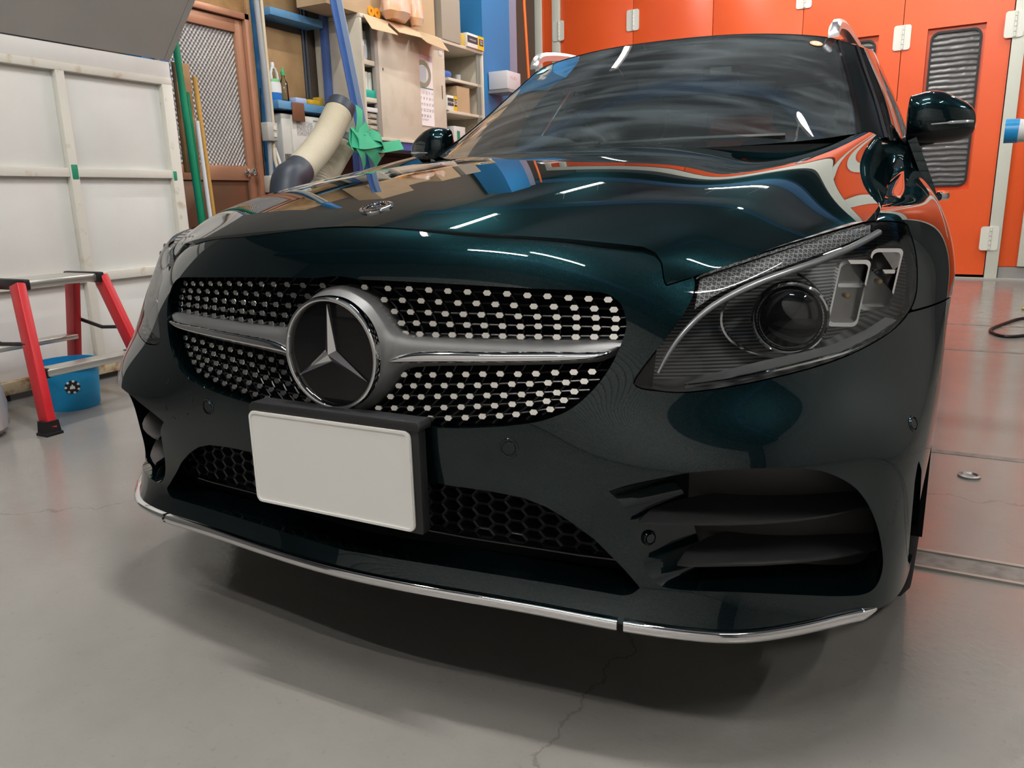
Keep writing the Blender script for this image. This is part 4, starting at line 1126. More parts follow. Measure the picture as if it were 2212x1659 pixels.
obj('headliner', trimmed('headliner', rl, [], [], outward=(0, 0, -1)), mat('headliner_grey', (0.03, 0.03, 0.032), rough=.8), car)
PB = [[(.66, 1.285, .962), (.70, 1.285, .95), (.735, 1.285, .91), (.757, 1.285, .879), (.79, 1.285, .877), (.824, 1.285, .862)], [(.665, 1.37, .965), (.71, 1.37, .955), (.745, 1.38, .93), (.77, 1.39, .915), (.795, 1.40, .908), (.822, 1.40, .885)], [(.67, 1.45, .970), (.72, 1.47, .963), (.752, 1.50, .955), (.777, 1.53, .947), (.798, 1.55, .938), (.818, 1.55, .915)]]
both('pillar_base', trimmed('pillar_base', loft(PB, 16, 26, .2, .2, mirror=False), [], [], mirror=False, outward=(.5, -.3, 1)), PAINT, car)
# cowl between hood and screen, wipers
CW = [[(x, y-.01, z-.012) for x, y, z in HOOD[-1][:7]], [(x*.985, y+.10, z-.03) for x, y, z in HOOD[-1][:7]], [(x*.97, y+.20, z-.02) for x, y, z in HOOD[-1][:7]]]
obj('cowl', trimmed('cowl', loft(CW, 10, 60, .2, .2), [], [], outward=(0, 0, 1)), M_BLACK, car)
for x0, x1 in ((-.55, .02), (.0, .5)):
    tube('wiper', [(x0, 1.36-.25*(.6-abs(x0)), .972), ((x0+x1)/2, 1.19, .972), (x1, 1.16+.2*abs(x1), .972)], .007, M_BLACK, car, seg=6)
# hood badge
hb_i = np.unravel_index(((HG[..., 0])**2+(HG[..., 1]-.145)**2+(HG[..., 2]-.818)**2).argmin(), HG.shape[:2])
bn = np.cross(HG[hb_i[0], 1]-HG[hb_i[0], 0], HG[hb_i[0]+1, 0]-HG[hb_i[0], 0]); bn /= np.linalg.norm(bn)
if bn[2] < 0: bn = -bn
badge = obj('hood_badge', lathe_me('hood_badge', [(.0175, .0022), (.0185, .0034), (.0275, .0034), (.0292, .0024), (.0295, -.002)], 48), M_CHROME, car)
badge.matrix_local = look_mat(HG[hb_i], bn, up=(0, 1, 0.3))
obj('badge_disc', lathe_me('badge_disc', [(0, .0014), (.0178, .0014)], 32), M_GLOSS, badge)
obj('badge_star', star_me('badge_star', .0172, .0032, .0036, 0), M_CHROME, badge)
BEAD = lathe_me('badge_bead', [(.0013, 0), (.0011, .0011), (0, .0015)], 6); BEAD.materials.append(mat('badge_dark', (.03, .03, .035), rough=.3, metal=.5))
for k in range(26):
    a = 2*math.pi*k/26
    obj('badge_bead', BEAD, None, badge, loc=(.0232*math.cos(a), .0232*math.sin(a), .0032))
# ------------------------------------------------------------------ red paint booth at the back
BA = math.atan(-.10)
booth = thing('paint_booth', 'red paint booth with folding doors and white hinges at the back', 'paint booth', (1.4, 7.45, 0), BA)
cs = math.cos(BA)
def U(x): return (x-1.4)/cs
M_RED = mat('booth_red', (0.84, 0.115, 0.024), rough=0.34, spec=0.5, noise=((0.78, 0.10, 0.020), 1.2, .35, .65))
M_CREAM = mat('booth_cream', (0.66, 0.68, 0.60), rough=0.45)
M_HINGE = mat('hinge_cream', (0.74, 0.75, 0.68), rough=0.4)
M_GASK = mat('gasket_black', (0.012, 0.012, 0.013), rough=.5)
def film():
    mt = mat('grey_film', (0.075, 0.078, 0.082), rough=.22, coat=.5)
    nt = mt.node_tree; b = nt.nodes['Principled BSDF']; tc = nt.nodes.new('ShaderNodeTexCoord')
    w = nt.nodes.new('ShaderNodeTexWave'); w.bands_direction = 'Z'; w.inputs['Scale'].default_value = 6.5; w.inputs['Distortion'].default_value = 2.0; w.inputs['Detail'].default_value = 2
    n = nt.nodes.new('ShaderNodeTexNoise'); n.inputs['Scale'].default_value = 9
    ad = nt.nodes.new('ShaderNodeMath'); bp = nt.nodes.new('ShaderNodeBump'); bp.inputs['Strength'].default_value = .5; bp.inputs['Distance'].default_value = .02
    r = nt.nodes.new('ShaderNodeMapRange'); r.inputs[3].default_value = .05; r.inputs[4].default_value = .13
    for s_ in (w, n): nt.links.new(tc.outputs['Object'], s_.inputs['Vector'])
    nt.links.new(w.outputs['Fac'], ad.inputs[0]); nt.links.new(n.outputs[0], ad.inputs[1]); nt.links.new(ad.outputs[0], bp.inputs['Height']); nt.links.new(bp.outputs[0], b.inputs['Normal'])
    nt.links.new(w.outputs['Fac'], r.inputs[0]); nt.links.new(r.outputs[0], b.inputs['Base Color'])
    return mt
M_FILM = film()
H = 3.6
def post(x0, x1, m_, y0=-.03, y1=.12, z0=0.0, z1=H, name='frame_post'): return box(name, (U(x0), y0, z0), (U(x1), y1, z1), m_, booth, bevel=.004)
post(-3.325, -3.235, M_CREAM); post(-3.235, -3.09, M_RED, 0, name='side_panel'); post(-3.09, -2.995, M_CREAM)
post(1.455, 1.555, M_CREAM); post(1.555, 1.70, M_RED, 0, z0=.115, name='side_panel'); post(1.70, 1.86, M_CREAM, z0=.12)
post(1.86, 3.6, M_RED, 0, z0=.115, name='side_panel'); post(3.6, 3.7, M_CREAM)
box('plinth', (U(1.56), .0, 0), (U(3.6), .1, .112), mat('plinth_grey', (.30, .29, .28), rough=.5), booth)
box('threshold', (U(-3.3), -.12, -.01), (U(3.6), .0, .012), mat('threshold_concrete', (.42, .41, .38), rough=.6), booth)
box('lintel', (U(-3.325), -.03, H), (U(3.7), .12, H+.25), M_CREAM, booth)
box('booth_shell', (U(-3.3), .13, 0), (U(3.7), 1.2, H+.2), mat('booth_inner', (.05, .05, .05), rough=.8), booth)
E5 = [-2.99, -2.09, -1.20, -.30, .59, 1.45]
for i, (a, b) in enumerate(zip(E5, E5[1:])):
    a, b = U(a)+.003, U(b)-.003
    if i < 3:
        box('door_leaf', (a, 0, .035), (b, .06, H-.02), M_RED, booth, bevel=.004); continue
    # leaf with a sunk window: four frame pieces round the opening
    wa, wb, wz0, wz1 = a+.205, b-.195, .81, 2.235
    V = []; F = []
    o = [(a, .035), (b, .035), (b, H-.02), (a, H-.02)]; n_ = [(wa, wz0), (wb, wz0), (wb, wz1), (wa, wz1)]
    for pl, y in ((o, .06), (o, 0), (n_, 0), (n_, .045)): V += [(p, y, q) for p, q in pl]
    for l in range(3):
        for k in range(4): F.append((l*4+k, l*4+(k+1) % 4, l*4+4+(k+1) % 4, l*4+4+k))
    me = me_from('door_leaf', V, F, smooth=False)
    bm = bmesh.new(); bm.from_mesh(me); bmesh.ops.recalc_face_normals(bm, faces=bm.faces); bm.to_mesh(me); bm.free()
    leaf = obj('door_leaf', me, M_RED, booth)
    box('recess_back', (wa-.01, .044, wz0-.01), (wb+.01, .058, wz1+.01), M_RED, leaf)
    w, h = wb-wa-.05, wz1-wz0-.06; cx, cz = (wa+wb)/2, (wz0+wz1)/2
    ring_prism('window_gasket', rrect(w, h, .07, 6, cx, cz), rrect(w-.035, h-.035, .055, 6, cx, cz), .022, .046, M_GASK, leaf)
    prism('window_film', rrect(w-.03, h-.03, .057, 6, cx, cz), .008, M_FILM, leaf, loc=(0, .034, 0))
def hinge(x, z, flip=False):
    p = obj('hinge', prism_me('hinge', rrect(.145, .215, .022, 4), .010, axis=1, bevel=.0), M_HINGE, booth, loc=(U(x), -.04 if flip else -.012, z))
    for k in range(5):
        obj('knuckle', KN, None, p, loc=(.008, -.004, -.0815+k*.041))
KN = lathe_me('knuckle', [(0, -.0185), (.010, -.0185), (.010, .0185), (0, .0185)], 12); KN.materials.append(M_HINGE)
for x in (-3.0, -2.09): hinge(x, 2.69, x < -2.9)
hinge(-.30, 2.665)
for x in (-3.0, -2.09, -.30): hinge(x, .42, x < -2.9)
for x in (.59, 1.462):
    for z in (2.185, .37): hinge(x, z, x > 1)
# ------------------------------------------------------------------ left side: white panel door, canopy, ladder, bucket
M_WHITE = mat('white_panel', (0.80, 0.81, 0.79), rough=.55, noise=((0.74, 0.745, 0.725), 3, .4, .75))
M_BATT = mat('batten_white', (0.74, 0.73, 0.66), rough=.55, noise=((0.52, 0.42, 0.28), 14, .60, .78))
M_RUST = mat('rusty_sill', (0.55, 0.46, 0.30), rough=.7, noise=((0.22, 0.10, 0.04), 18, .45, .65))
M_TAPE = mat('green_tape', (0.02, 0.30, 0.16), rough=.5)
pd = thing('panel_door', 'large white framed panel door with rust-stained battens beside the ladder', 'door', (-2.70, 0, 0))
def pbox(name, y0, y1, z0, z1, x0, x1, m_, par=None): return box(name, (x0, y0, z0), (x1, y1, z1), m_, par or pd, bevel=.002)
Y_B = [.35, 1.46, 2.05]
for a, b in zip(Y_B, Y_B[1:]):
    for z0, z1 in ((.06, .51), (.51, .99), (.99, 1.45)):
        pbox('sheet', a+.002, b-.002, z0+.002, z1-.002, -.045, -.034, M_WHITE)
for y in Y_B[1:-1]: pbox('batten', y-.021, y+.021, .06, 1.445, -.034, 0, M_BATT)
pbox('stile', 2.012, 2.075, .05, 1.45, -.05, 0, M_BATT)
for z, h in ((.505, .022), (.995, .02)):
    for a, b in zip(Y_B, Y_B[1:]):
        pbox('rail', a+(.022 if a > .4 else 0), min(b-.022, 2.012), z-h, z+h, -.034, -.003, M_BATT)
pbox('header', .35, 2.075, 1.445, 1.482, -.05, 0, M_BATT); pbox('header', .35, 2.075, 1.4825, 1.56, -.055, -.004, M_WHITE)
pbox('bottom_sill', .35, 2.075, .03, .085, -.05, .004, M_RUST)
pbox('tape', 1.446, 1.476, .965, 1.03, .0, .0012, M_TAPE); pbox('tape', 2.015, 2.035, .965, 1.01, .0, .0012, M_TAPE)
for y in (.45, .97, 1.95): pbox('wheel_foot', y-.03, y+.03, 0, .035, -.045, -.01, M_BLACK)
# grey canopy sloping out over the panel door
cn = thing('canopy_panel', 'grey sheet canopy sloping outward above the white panel door', 'panel', (-2.70, 0, 1.565))
cm = mat('canopy_grey', (0.43, 0.43, 0.41), rough=.6, noise=((0.38, 0.38, 0.365), 2, .4, .7))
an = math.atan2(.265, .235)
cpoly = [(0, 0), (1.25*math.cos(an), 1.25*math.sin(an)), (1.25*math.cos(an)-.05*math.sin(an), 1.25*math.sin(an)+.05*math.cos(an)), (-.05*math.sin(an), .05*math.cos(an))]
V = []; F = []
prism('sheet', [(a, b) for a, b in cpoly], 1.74, cm, cn, axis=1, loc=(0, .30, 0))
prism('edge_strip', [(a*1.0, b+.0) for a, b in [(0, 0), (1.25*math.cos(an), 1.25*math.sin(an)), (1.25*math.cos(an)-.06*math.sin(an), 1.25*math.sin(an)+.06*math.cos(an)), (-.06*math.sin(an), .06*math.cos(an))]], .035, cm, cn, axis=1, loc=(0, 2.043, 0))
# red step ladder
M_LRED = mat('ladder_red', (0.58, 0.022, 0.030), rough=.38)
M_ALU = mat('ladder_aluminium', (0.70, 0.69, 0.64), rough=.32, metal=.85)
lad = thing('step_ladder', 'low red and aluminium step ladder standing over the blue bucket', 'step ladder', (-2.3, .99, 0))
LO = Vector((-2.3, .99, 0))
def leg(top, foot, name='leg'):
    a = Vector(top)-LO; b = Vector(foot)-LO; d = b-a
    bm = bmesh.new(); w, h = .030, .017
    n = Vector((0, 1, 0)) - d.normalized()*d.normalized().y; n.normalize(); q = d.normalized().cross(n)
    ring = [(-w, -h), (w, -h), (w, h), (-w, h)]
    lo_ = [bm.verts.new(a+q*u+n*v) for u, v in ring]; hi_ = [bm.verts.new(b+q*u+n*v) for u, v in ring]
    for k in range(4): bm.faces.new((lo_[k], lo_[(k+1) % 4], hi_[(k+1) % 4], hi_[k]))
    bm.faces.new(lo_[::-1]); bm.faces.new(hi_)
    bmesh.ops.recalc_face_normals(bm, faces=bm.faces)
    bmesh.ops.bevel(bm, geom=list(bm.edges), offset=.005, segments=2, profile=.5, affect='EDGES')
    l = obj(name, bm_done(bm, name), M_LRED, lad)
    f = b+d.normalized()*0
    fo = obj('rubber_foot', lathe_me('rubber_foot', [(0, .055), (.036, .055), (.040, .012), (.046, .010), (.046, 0), (0, 0)], 4), M_BLACK, l, loc=(f.x, f.y, 0), rot=(0, 0, math.pi/4))
    return l
FL = leg((-2.20, .815, .555), (-2.030, .742, .02)); FR = leg((-2.20, 1.160, .555), (-2.045, 1.240, .02))
BL = leg((-2.37, .815, .545), (-2.60, .735, .02)); BR = leg((-2.37, 1.150, .545), (-2.615, 1.245, .02))
def lbox(name, x0, x1, y0, y1, z0, z1, m_, par=lad, bev=.003): return box(name, (x0+2.3, y0-.99, z0), (x1+2.3, y1-.99, z1), m_, par, bevel=bev)
lbox('platform', -2.385, -2.185, .835, 1.145, .535, .567, M_ALU, bev=.008)
for y in (.835, 1.145):
    lbox('platform_bracket', -2.40, -2.17, y-.014, y+.014, .53, .572, M_BLACK, bev=.006)
lbox('tread', -2.16, -2.075, .800, 1.195, .205, .235, M_ALU, bev=.006); lbox('tread', -2.525, -2.455, .79, 1.195, .265, .288, M_ALU, bev=.006)
for y in (.80, 1.192): lbox('tread_cap', -2.155, -2.08, y-.010, y+.012, .20, .238, M_BLACK)
for y in (.775, 1.205):
    tube('brace', [Vector((-2.135, y, .335))-LO, Vector((-2.30, y, .325))-LO, Vector((-2.455, y, .355))-LO], .008, M_BLACK, lad, seg=6)
# blue bucket
bk = thing('bucket', 'light blue plastic bucket with a round black sticker under the ladder', 'bucket', (-2.355, 1.055, 0))
M_BLUE = mat('bucket_blue', (0.012, 0.30, 0.62), rough=.4)
lathe('tub', [(0, .004), (.098, .004), (.103, .0), (.107, .01), (.120, .185), (.127, .187), (.127, .200), (.118, .200), (.105, .02), (0, .015)], M_BLUE, bk, 40)
bnv = Vector((CAM_POS[0]+2.355, CAM_POS[1]-1.055, 0)).normalized(); bnv = Vector((bnv.x*.92+.1, bnv.y*.9, 0)).normalized()
ps = Vector((-2.355, 1.055, .105))+bnv*.1145
sk = obj('sticker', lathe_me('sticker', [(0, .001), (.022, .001), (.0255, .001), (.026, 0)], 24), mat('sticker_black', (.02, .02, .022), rough=.4), bk)
sk.matrix_local = look_mat(ps-Vector((-2.355, 1.055, 0)), (bnv.x, bnv.y, -.05))
stl = prism_z('sticker_emblem', [(-.010, -.008), (.010, -.008), (.008, .004), (.003, .006), (0, .014), (-.003, .006), (-.008, .004)], .0005)
obj('sticker_emblem', stl, mat('sticker_white', (.8, .8, .78), rough=.5), sk, loc=(0, 0, .0018))
for k in range(14):
    a = 2*math.pi*k/14
    obj('sticker_scallop', lathe_me('sticker_scallop', [(0, .0013), (.005, .0013), (.005, 0)], 10), MATS['sticker_white'] if k % 2 else MATS['sticker_black'], sk, loc=(.0245*math.cos(a), .0245*math.sin(a), -.0002))
tube('bucket_handle', [(.0+.128*math.cos(a), .128*math.sin(a), .19-.02*math.sin((a+1)*.5)) for a in np.linspace(-.9, 2.2, 18)], .003, M_BLACK, bk, seg=6)
# clear plastic bag at the picture's left edge
bag_me = lathe_me('plastic_bag', [(0, 0), (.10, .002), (.125, .03), (.122, .12), (.112, .22), (.10, .30), (.07, .345), (.02, .36)], 36)
rnd = random.Random(4)
for v in bag_me.vertices:
    a = math.atan2(v.co.y, v.co.x); k = 1+.05*math.sin(5*a+v.co.z*14)+.03*math.sin(11*a-v.co.z*30); v.co.x *= k; v.co.y *= k
bag = obj('plastic_bag', bag_me, mat('bag_plastic', (0.50, 0.50, 0.51), rough=.2, coat=.4), loc=(-2.28, .60, 0))
tag(bag, 'crumpled grey plastic bag standing left of the ladder', 'bag')

# ------------------------------------------------------------------ back-left corner: door, conduits, wall rack
XW = -3.32
M_BLUEST = mat('steel_blue', (0.035, 0.19, 0.47), rough=.45, noise=((0.10, 0.27, 0.50), 12, .5, .75))
M_BLUEP = mat('purlin_blue', (0.10, 0.30, 0.55), rough=.5, noise=((0.25, 0.30, 0.32), 16, .5, .8))
M_FRAME = mat('door_brown', (0.46, 0.235, 0.145), rough=.38, metal=.25)
M_WOOD = mat('trim_wood', (0.44, 0.27, 0.12), rough=.6, noise=((0.30, 0.17, 0.07), 9, .4, .7))
sd_ = thing('side_door', 'brown framed side door with patterned glass and a chrome knob', 'door', (XW, 0, 0))
def wbox(name, y0, y1, z0, z1, x0, x1, m_, par, bev=.003): return box(name, (x0-XW, y0, z0), (x1-XW, y1, z1), m_, par, bevel=bev)
wbox('jamb', 3.185, 3.225, 0, 2.06, -3.32, -3.235, M_FRAME, sd_); wbox('jamb', 2.36, 2.40, 0, 2.06, -3.32, -3.235, M_FRAME, sd_); wbox('head', 2.36, 3.225, 2.0205, 2.06, -3.32, -3.235, M_FRAME, sd_)
wbox('stile', 3.115, 3.18, .02, 2.015, -3.31, -3.262, M_FRAME, sd_); wbox('stile', 2.405, 2.47, .02, 2.015, -3.31, -3.262, M_FRAME, sd_)
wbox('top_rail', 2.472, 3.113, 1.935, 2.015, -3.31, -3.262, M_FRAME, sd_); wbox('lock_rail', 2.472, 3.113, .99, 1.085, -3.31, -3.262, M_FRAME, sd_)
wbox('lower_panel', 2.472, 3.113, .02, .988, -3.30, -3.28, mat('door_panel_brown', (0.19, 0.10, 0.06), rough=.4, metal=.3), sd_)
def pattern_glass():
    mt = mat('patterned_glass', (0.42, 0.42, 0.41), rough=.16, metal=.3)
    nt = mt.node_tree; b = nt.nodes['Principled BSDF']; tc = nt.nodes.new('ShaderNodeTexCoord'); mp = nt.nodes.new('ShaderNodeMapping')
    mp.inputs['Rotation'].default_value = (math.radians(38), 0, 0)
    w = nt.nodes.new('ShaderNodeTexWave'); w.bands_direction = 'Y'; w.inputs['Scale'].default_value = 14; w.inputs['Distortion'].default_value = 0
    w2 = nt.nodes.new('ShaderNodeTexWave'); w2.bands_direction = 'Z'; w2.inputs['Scale'].default_value = 14; w2.inputs['Distortion'].default_value = 0
    ad = nt.nodes.new('ShaderNodeMath'); bp = nt.nodes.new('ShaderNodeBump'); bp.inputs['Strength'].default_value = .8; bp.inputs['Distance'].default_value = .012
    r = nt.nodes.new('ShaderNodeMapRange'); r.inputs[3].default_value = .42; r.inputs[4].default_value = .92; r.inputs[1].default_value = .2; r.inputs[2].default_value = .9
    nt.links.new(tc.outputs['Object'], mp.inputs[0])
    for q in (w, w2): nt.links.new(mp.outputs[0], q.inputs['Vector'])
    nt.links.new(w.outputs['Fac'], ad.inputs[0]); nt.links.new(w2.outputs['Fac'], ad.inputs[1]); nt.links.new(ad.outputs[0], bp.inputs['Height']); nt.links.new(bp.outputs[0], b.inputs['Normal'])
    nt.links.new(w.outputs['Fac'], r.inputs[0]); nt.links.new(r.outputs[0], b.inputs['Base Color'])
    return mt
wbox('glass_pane', 2.472, 3.113, 1.087, 1.933, -3.295, -3.285, pattern_glass(), sd_, 0)
kb = obj('door_knob', lathe_me('door_knob', [(0, 0), (.028, 0), (.028, .008), (.012, .012), (.012, .035), (.026, .045), (.030, .06), (.024, .075), (0, .08)], 24), M_CHROME, sd_, loc=(.06, 3.10, 1.042), rot=(0, math.pi/2, 0))
# wall boards and blue steel frame round the rack
def wallpiece(name, label, cat, y0, y1, z0, z1, x0, x1, m_, bev=.003):
    o = box(name, (x0, y0, z0), (x1, y1, z1), m_, None, bevel=bev); return tag(o, label, cat)
tag(wallpiece('trim_5', None, None, 3.226, 3.262, 0, 2.4, -3.32, -3.25, M_WOOD), kind='structure')
tag(wallpiece('trim_6', None, None, 2.1, 3.262, 2.062, 2.6, -3.32, -3.27, M_WOOD), kind='structure')
wallpiece('plywood_board', 'brown plywood board behind the bottles on the wall rack', 'board', 3.36, 3.80, 1.56, 2.03, -3.318, -3.300, M_PLY)
wallpiece('plywood_board', 'brown plywood board at the very top of the wall rack', 'board', 3.36, 3.80, 2.14, 2.62, -3.318, -3.300, M_PLY)
wallpiece('steel_girt', 'light blue steel girt across the wall at bottle shelf height', 'beam', 3.35, 3.885, 1.475, 1.53, -3.318, -3.16, M_BLUEP)
wallpiece('steel_girt', 'light blue steel girt across the top of the wall rack', 'beam', 3.35, 3.885, 2.075, 2.125, -3.318, -3.16, M_BLUEP)
wallpiece('steel_post', 'blue steel post beside the conduits', 'post', 3.275, 3.345, 0, 2.9, -3.318, -3.22, M_BLUEST)
wallpiece('steel_post', 'blue steel post between wall rack and grey cabinet', 'post', 3.889, 3.940, 0, 2.9, -3.20, -3.155, mat('post_blue_violet', (0.07, 0.13, 0.36), rough=.45))
wallpiece('steel_post', 'blue steel post behind the green poles beside the panel door', 'post', 2.12, 2.30, 0, 2.5, -3.10, -2.96, M_BLUEST)
wallpiece('rust_plate', 'small rusty brown plate hanging from the bottle shelf', 'plate', 3.475, 3.60, 1.40, 1.526, -3.158, -3.150, mat('rust_brown', (0.19, 0.075, 0.035), rough=.7))
for dy in (0, .035): wallpiece('wall_channel', 'thin dark steel channel on the back wall of the rack, %s of two' % ('left' if dy == 0 else 'right'), 'channel', 3.815+dy, 3.830+dy, 1.54, 2.6, -3.318, -3.300, mat('channel_steel', (.20, .23, .28), rough=.4, metal=.6))
M_COND = mat('conduit_grey', (0.34, 0.36, 0.38), rough=.45); M_CONB = mat('conduit_beige', (0.62, 0.54, 0.40), rough=.5)
cd = tube('conduit', [tuple(at(536, -120, 0, -3.12)), tuple(at(553, 0, 0, -3.12)), tuple(at(568, 130, 0, -3.12)), tuple(at(582, 267, 0, -3.12))], .018, M_COND); tag(cd, 'grey metal conduit running down to the upper switch box', 'pipe')
cd = tube('conduit', [tuple(at(552, -120, 0, -3.12)), tuple(at(564, 0, 0, -3.12)), tuple(at(576, 130, 0, -3.12)), tuple(at(590, 267, 0, -3.12))], .012, M_CONB); tag(cd, 'beige conduit running down beside the grey one', 'pipe')
cd = tube('conduit', [tuple(at(582, 303, 0, -3.12)), tuple(at(587, 390, 0, -3.12))], .016, M_COND); tag(cd, 'short grey conduit between the two switch boxes', 'pipe')
cd = tube('conduit', [tuple(at(590, 303, 0, -3.12)), tuple(at(594, 345, 0, -3.10)), tuple(at(604, 380, 0, -3.08)), tuple(at(612, 420, 0, -3.06))], .012, M_CONB); tag(cd, 'beige conduit bending away below the upper switch box', 'pipe')
cd = tube('conduit', [tuple(at(594, 320, 0, -3.13)), tuple(at(604, 350, 0, -3.10)), tuple(at(614, 390, 0, -3.07)), tuple(at(620, 430, 0, -3.05))], .011, mat('conduit_white', (.7, .7, .68), rough=.5)); tag(cd, 'white pipe slanting down right of the switch boxes', 'pipe')
jb = thing('switch_box', 'grey two-switch junction box halfway down the conduits', 'switch box', tuple(at(583, 285, 0, -3.11))); box('box_body', (-.03, -.048, -.06), (.03, .048, .06), mat('jbox_grey', (.46, .45, .43), rough=.5), jb, bevel=.006)
for z in (-.02, .025): box('rocker', (.03, .004, z-.014), (.034, .030, z+.014), mat('rocker_ivory', (.72, .70, .60), rough=.4), jb)
jb = thing('switch_box', 'plain beige junction box lower on the conduits', 'switch box', tuple(at(587, 396, 0, -3.11))); box('box_body', (-.03, -.04, -.06), (.03, .04, .05), mat('jbox_beige', (.55, .52, .45), rough=.5), jb, bevel=.005)
cb = tube('cable', [tuple(at(562, 190, 0, -3.24)), tuple(at(564, 250, 0, -3.24)), tuple(at(567, 320, 0, -3.24)), tuple(at(574, 400, 0, -3.24)), tuple(at(584, 520, 0, -3.24))], .004, M_BLACK, seg=6); tag(cb, 'thin black cable hanging along the door trim', 'cable')
# poles leaning behind the panel door
def pole(pts, r, m_, label): return tag(tube('pole', pts, r, m_, seg=12), label, 'pole')
M_GREEN = mat('pole_green', (0.008, 0.25, 0.13), rough=.3)
pole([(-2.90, 2.300, 1.80), (-2.86, 2.335, .0)], .019, M_GREEN, 'thick green pole leaning nearest to the white panel door')
pole([(-2.93, 2.370, 1.46), (-2.90, 2.375, .0)], .013, M_GREEN, 'thinner green pole between the thick green and the wooden pole')
pole([(-2.87, 2.365, 1.30), (-2.83, 2.372, .0)], .012, mat('pole_white', (.72, .73, .80), rough=.3), 'white pole leaning between green and wooden poles')
pole([(-2.90, 2.410, 1.545), (-2.86, 2.425, .0)], .014, mat('pole_wood', (0.55, 0.30, 0.07), rough=.45), 'varnished wooden pole leaning right of the white pole')
wallpiece('bracket_board', 'raw wooden bracket board behind the leaning poles', 'board', 2.33, 2.43, 1.02, 1.62, -2.985, -2.955, mat('raw_wood', (0.42, 0.24, 0.10), rough=.65, noise=((0.26, 0.14, 0.055), 10, .4, .7)))
cd = tube('conduit', [(-2.944, 2.20, 1.72), (-2.944, 2.21, 1.46), (-2.944, 2.22, 1.36), (-2.944, 2.25, 1.28), (-2.944, 2.275, 1.23), (-2.944, 2.265, 1.18), (-2.944, 2.24, 1.18)], .014, M_COND); tag(cd, 'grey flexible conduit curling at the edge of the panel door', 'pipe')
# bottles and sponges on the girt
ZS = 1.531
bt = thing('detergent_bottle', 'white and blue detergent bottle with a loop handle on the wall rack', 'bottle', (-3.235, 3.415, ZS))
def oval(name, prof, m_, par, sx=1.0, sy=.6, seg=24, loc=None):
    me = lathe_me(name, prof, seg)
    for v in me.vertices: v.co.x *= sy; v.co.y *= sx
    return obj(name, me, m_, par, loc)
oval('bottle_body', [(0, 0), (.046, 0), (.050, .012), (.050, .055)], mat('bottle_blue', (.02, .18, .55), rough=.35), bt)
oval('bottle_label', [(.050, .055), (.0505, .10), (.046, .125)], mat('bottle_white', (.80, .82, .82), rough=.35), bt)
oval('bottle_band', [(.047, .118), (.044, .135), (.036, .145), (0, .15)], mat('bottle_green', (.20, .55, .25), rough=.4), bt)
tube('bottle_handle', [(0, -.030, .14), (0, -.034, .18), (0, -.022, .215), (0, .006, .215), (0, .022, .19), (0, .030, .145)], .010, MATS['bottle_white'], bt, seg=8)
lathe('bottle_cap', [(0, 0), (.014, 0), (.014, .03), (.010, .04), (0, .04)], MATS['bottle_white'], bt, 16, loc=(0, -.012, .215))
bt = thing('spray_bottle', 'clear bottle with a green cap behind the white detergent bottle', 'bottle', (-3.24, 3.505, ZS))
lathe('bottle_body', [(0, 0), (.030, 0), (.032, .02), (.028, .13), (.012, .16), (.012, .18), (0, .18)], glass_mat('clear_plastic', (.80, .86, .82)), bt, 20)
lathe('bottle_cap', [(0, .18), (.014, .18), (.015, .205), (.007, .215), (.006, .235), (0, .238)], mat('cap_green', (.08, .50, .20), rough=.4), bt, 16)
def lump(name, lo, hi, m_, label, cat, rot=0.0):
    c = [(lo[i]+hi[i])/2 for i in range(3)]
    o = box(name, [lo[i]-c[i] for i in range(3)], [hi[i]-c[i] for i in range(3)], m_, None, bevel=.006, loc=c, rot=(0, 0, rot)); return tag(o, label, cat)
M_YEL = mat('sponge_yellow', (0.70, 0.42, 0.02), rough=.8)
lump('sponge', (-3.24, 3.545, ZS), (-3.17, 3.655, ZS+.035), mat('sponge_blue', (.42, .50, .75), rough=.8), 'pale blue sponge between bottles and yellow sponges', 'sponge')
lump('sponge', (-3.24, 3.675, ZS), (-3.17, 3.80, ZS+.034), M_YEL, 'flat yellow sponge next to the pale blue one', 'sponge', .08)
lump('sponge', (-3.26, 3.82, ZS), (-3.20, 3.88, ZS+.065), mat('sponge_ochre', (.45, .30, .03), rough=.8), 'upright ochre sponge against the blue post', 'sponge', .2)
# water heater
wh = thing('water_heater', 'white wall water heater box with a grille of slots under the rack', 'heater', (-3.255, 3.575, 1.065))
box('casing', (-.06, -.175, -.02), (.06, .215, .385), mat('heater_white', (.68, .67, .62), rough=.45), wh, bevel=.012)
box('front_cover', (.06, -.085, -.015), (.075, .21, .38), mat('heater_front', (.74, .73, .69), rough=.4, noise=((.60, .59, .55), 20, .55, .8)), wh, bevel=.004)
for k in range(6): box('slot', (.0602, -.165+k*.011, .02), (.0625, -.160+k*.011, .11), M_BLACK, wh)
box('warning_label', (.0752, -.02, .10), (.0757, .02, .17), mat('label_paper', (.80, .79, .75), rough=.5), wh)
box('name_label', (.0752, .14, .345), (.0757, .185, .357), mat('label_dark', (.3, .3, .3), rough=.5), wh)
box('notice_label', (.0752, -.04, .24), (.0757, .13, .34), mat('label_grey', (.60, .60, .58), rough=.5, noise=((.38, .38, .38), 90, .45, .6)), wh)
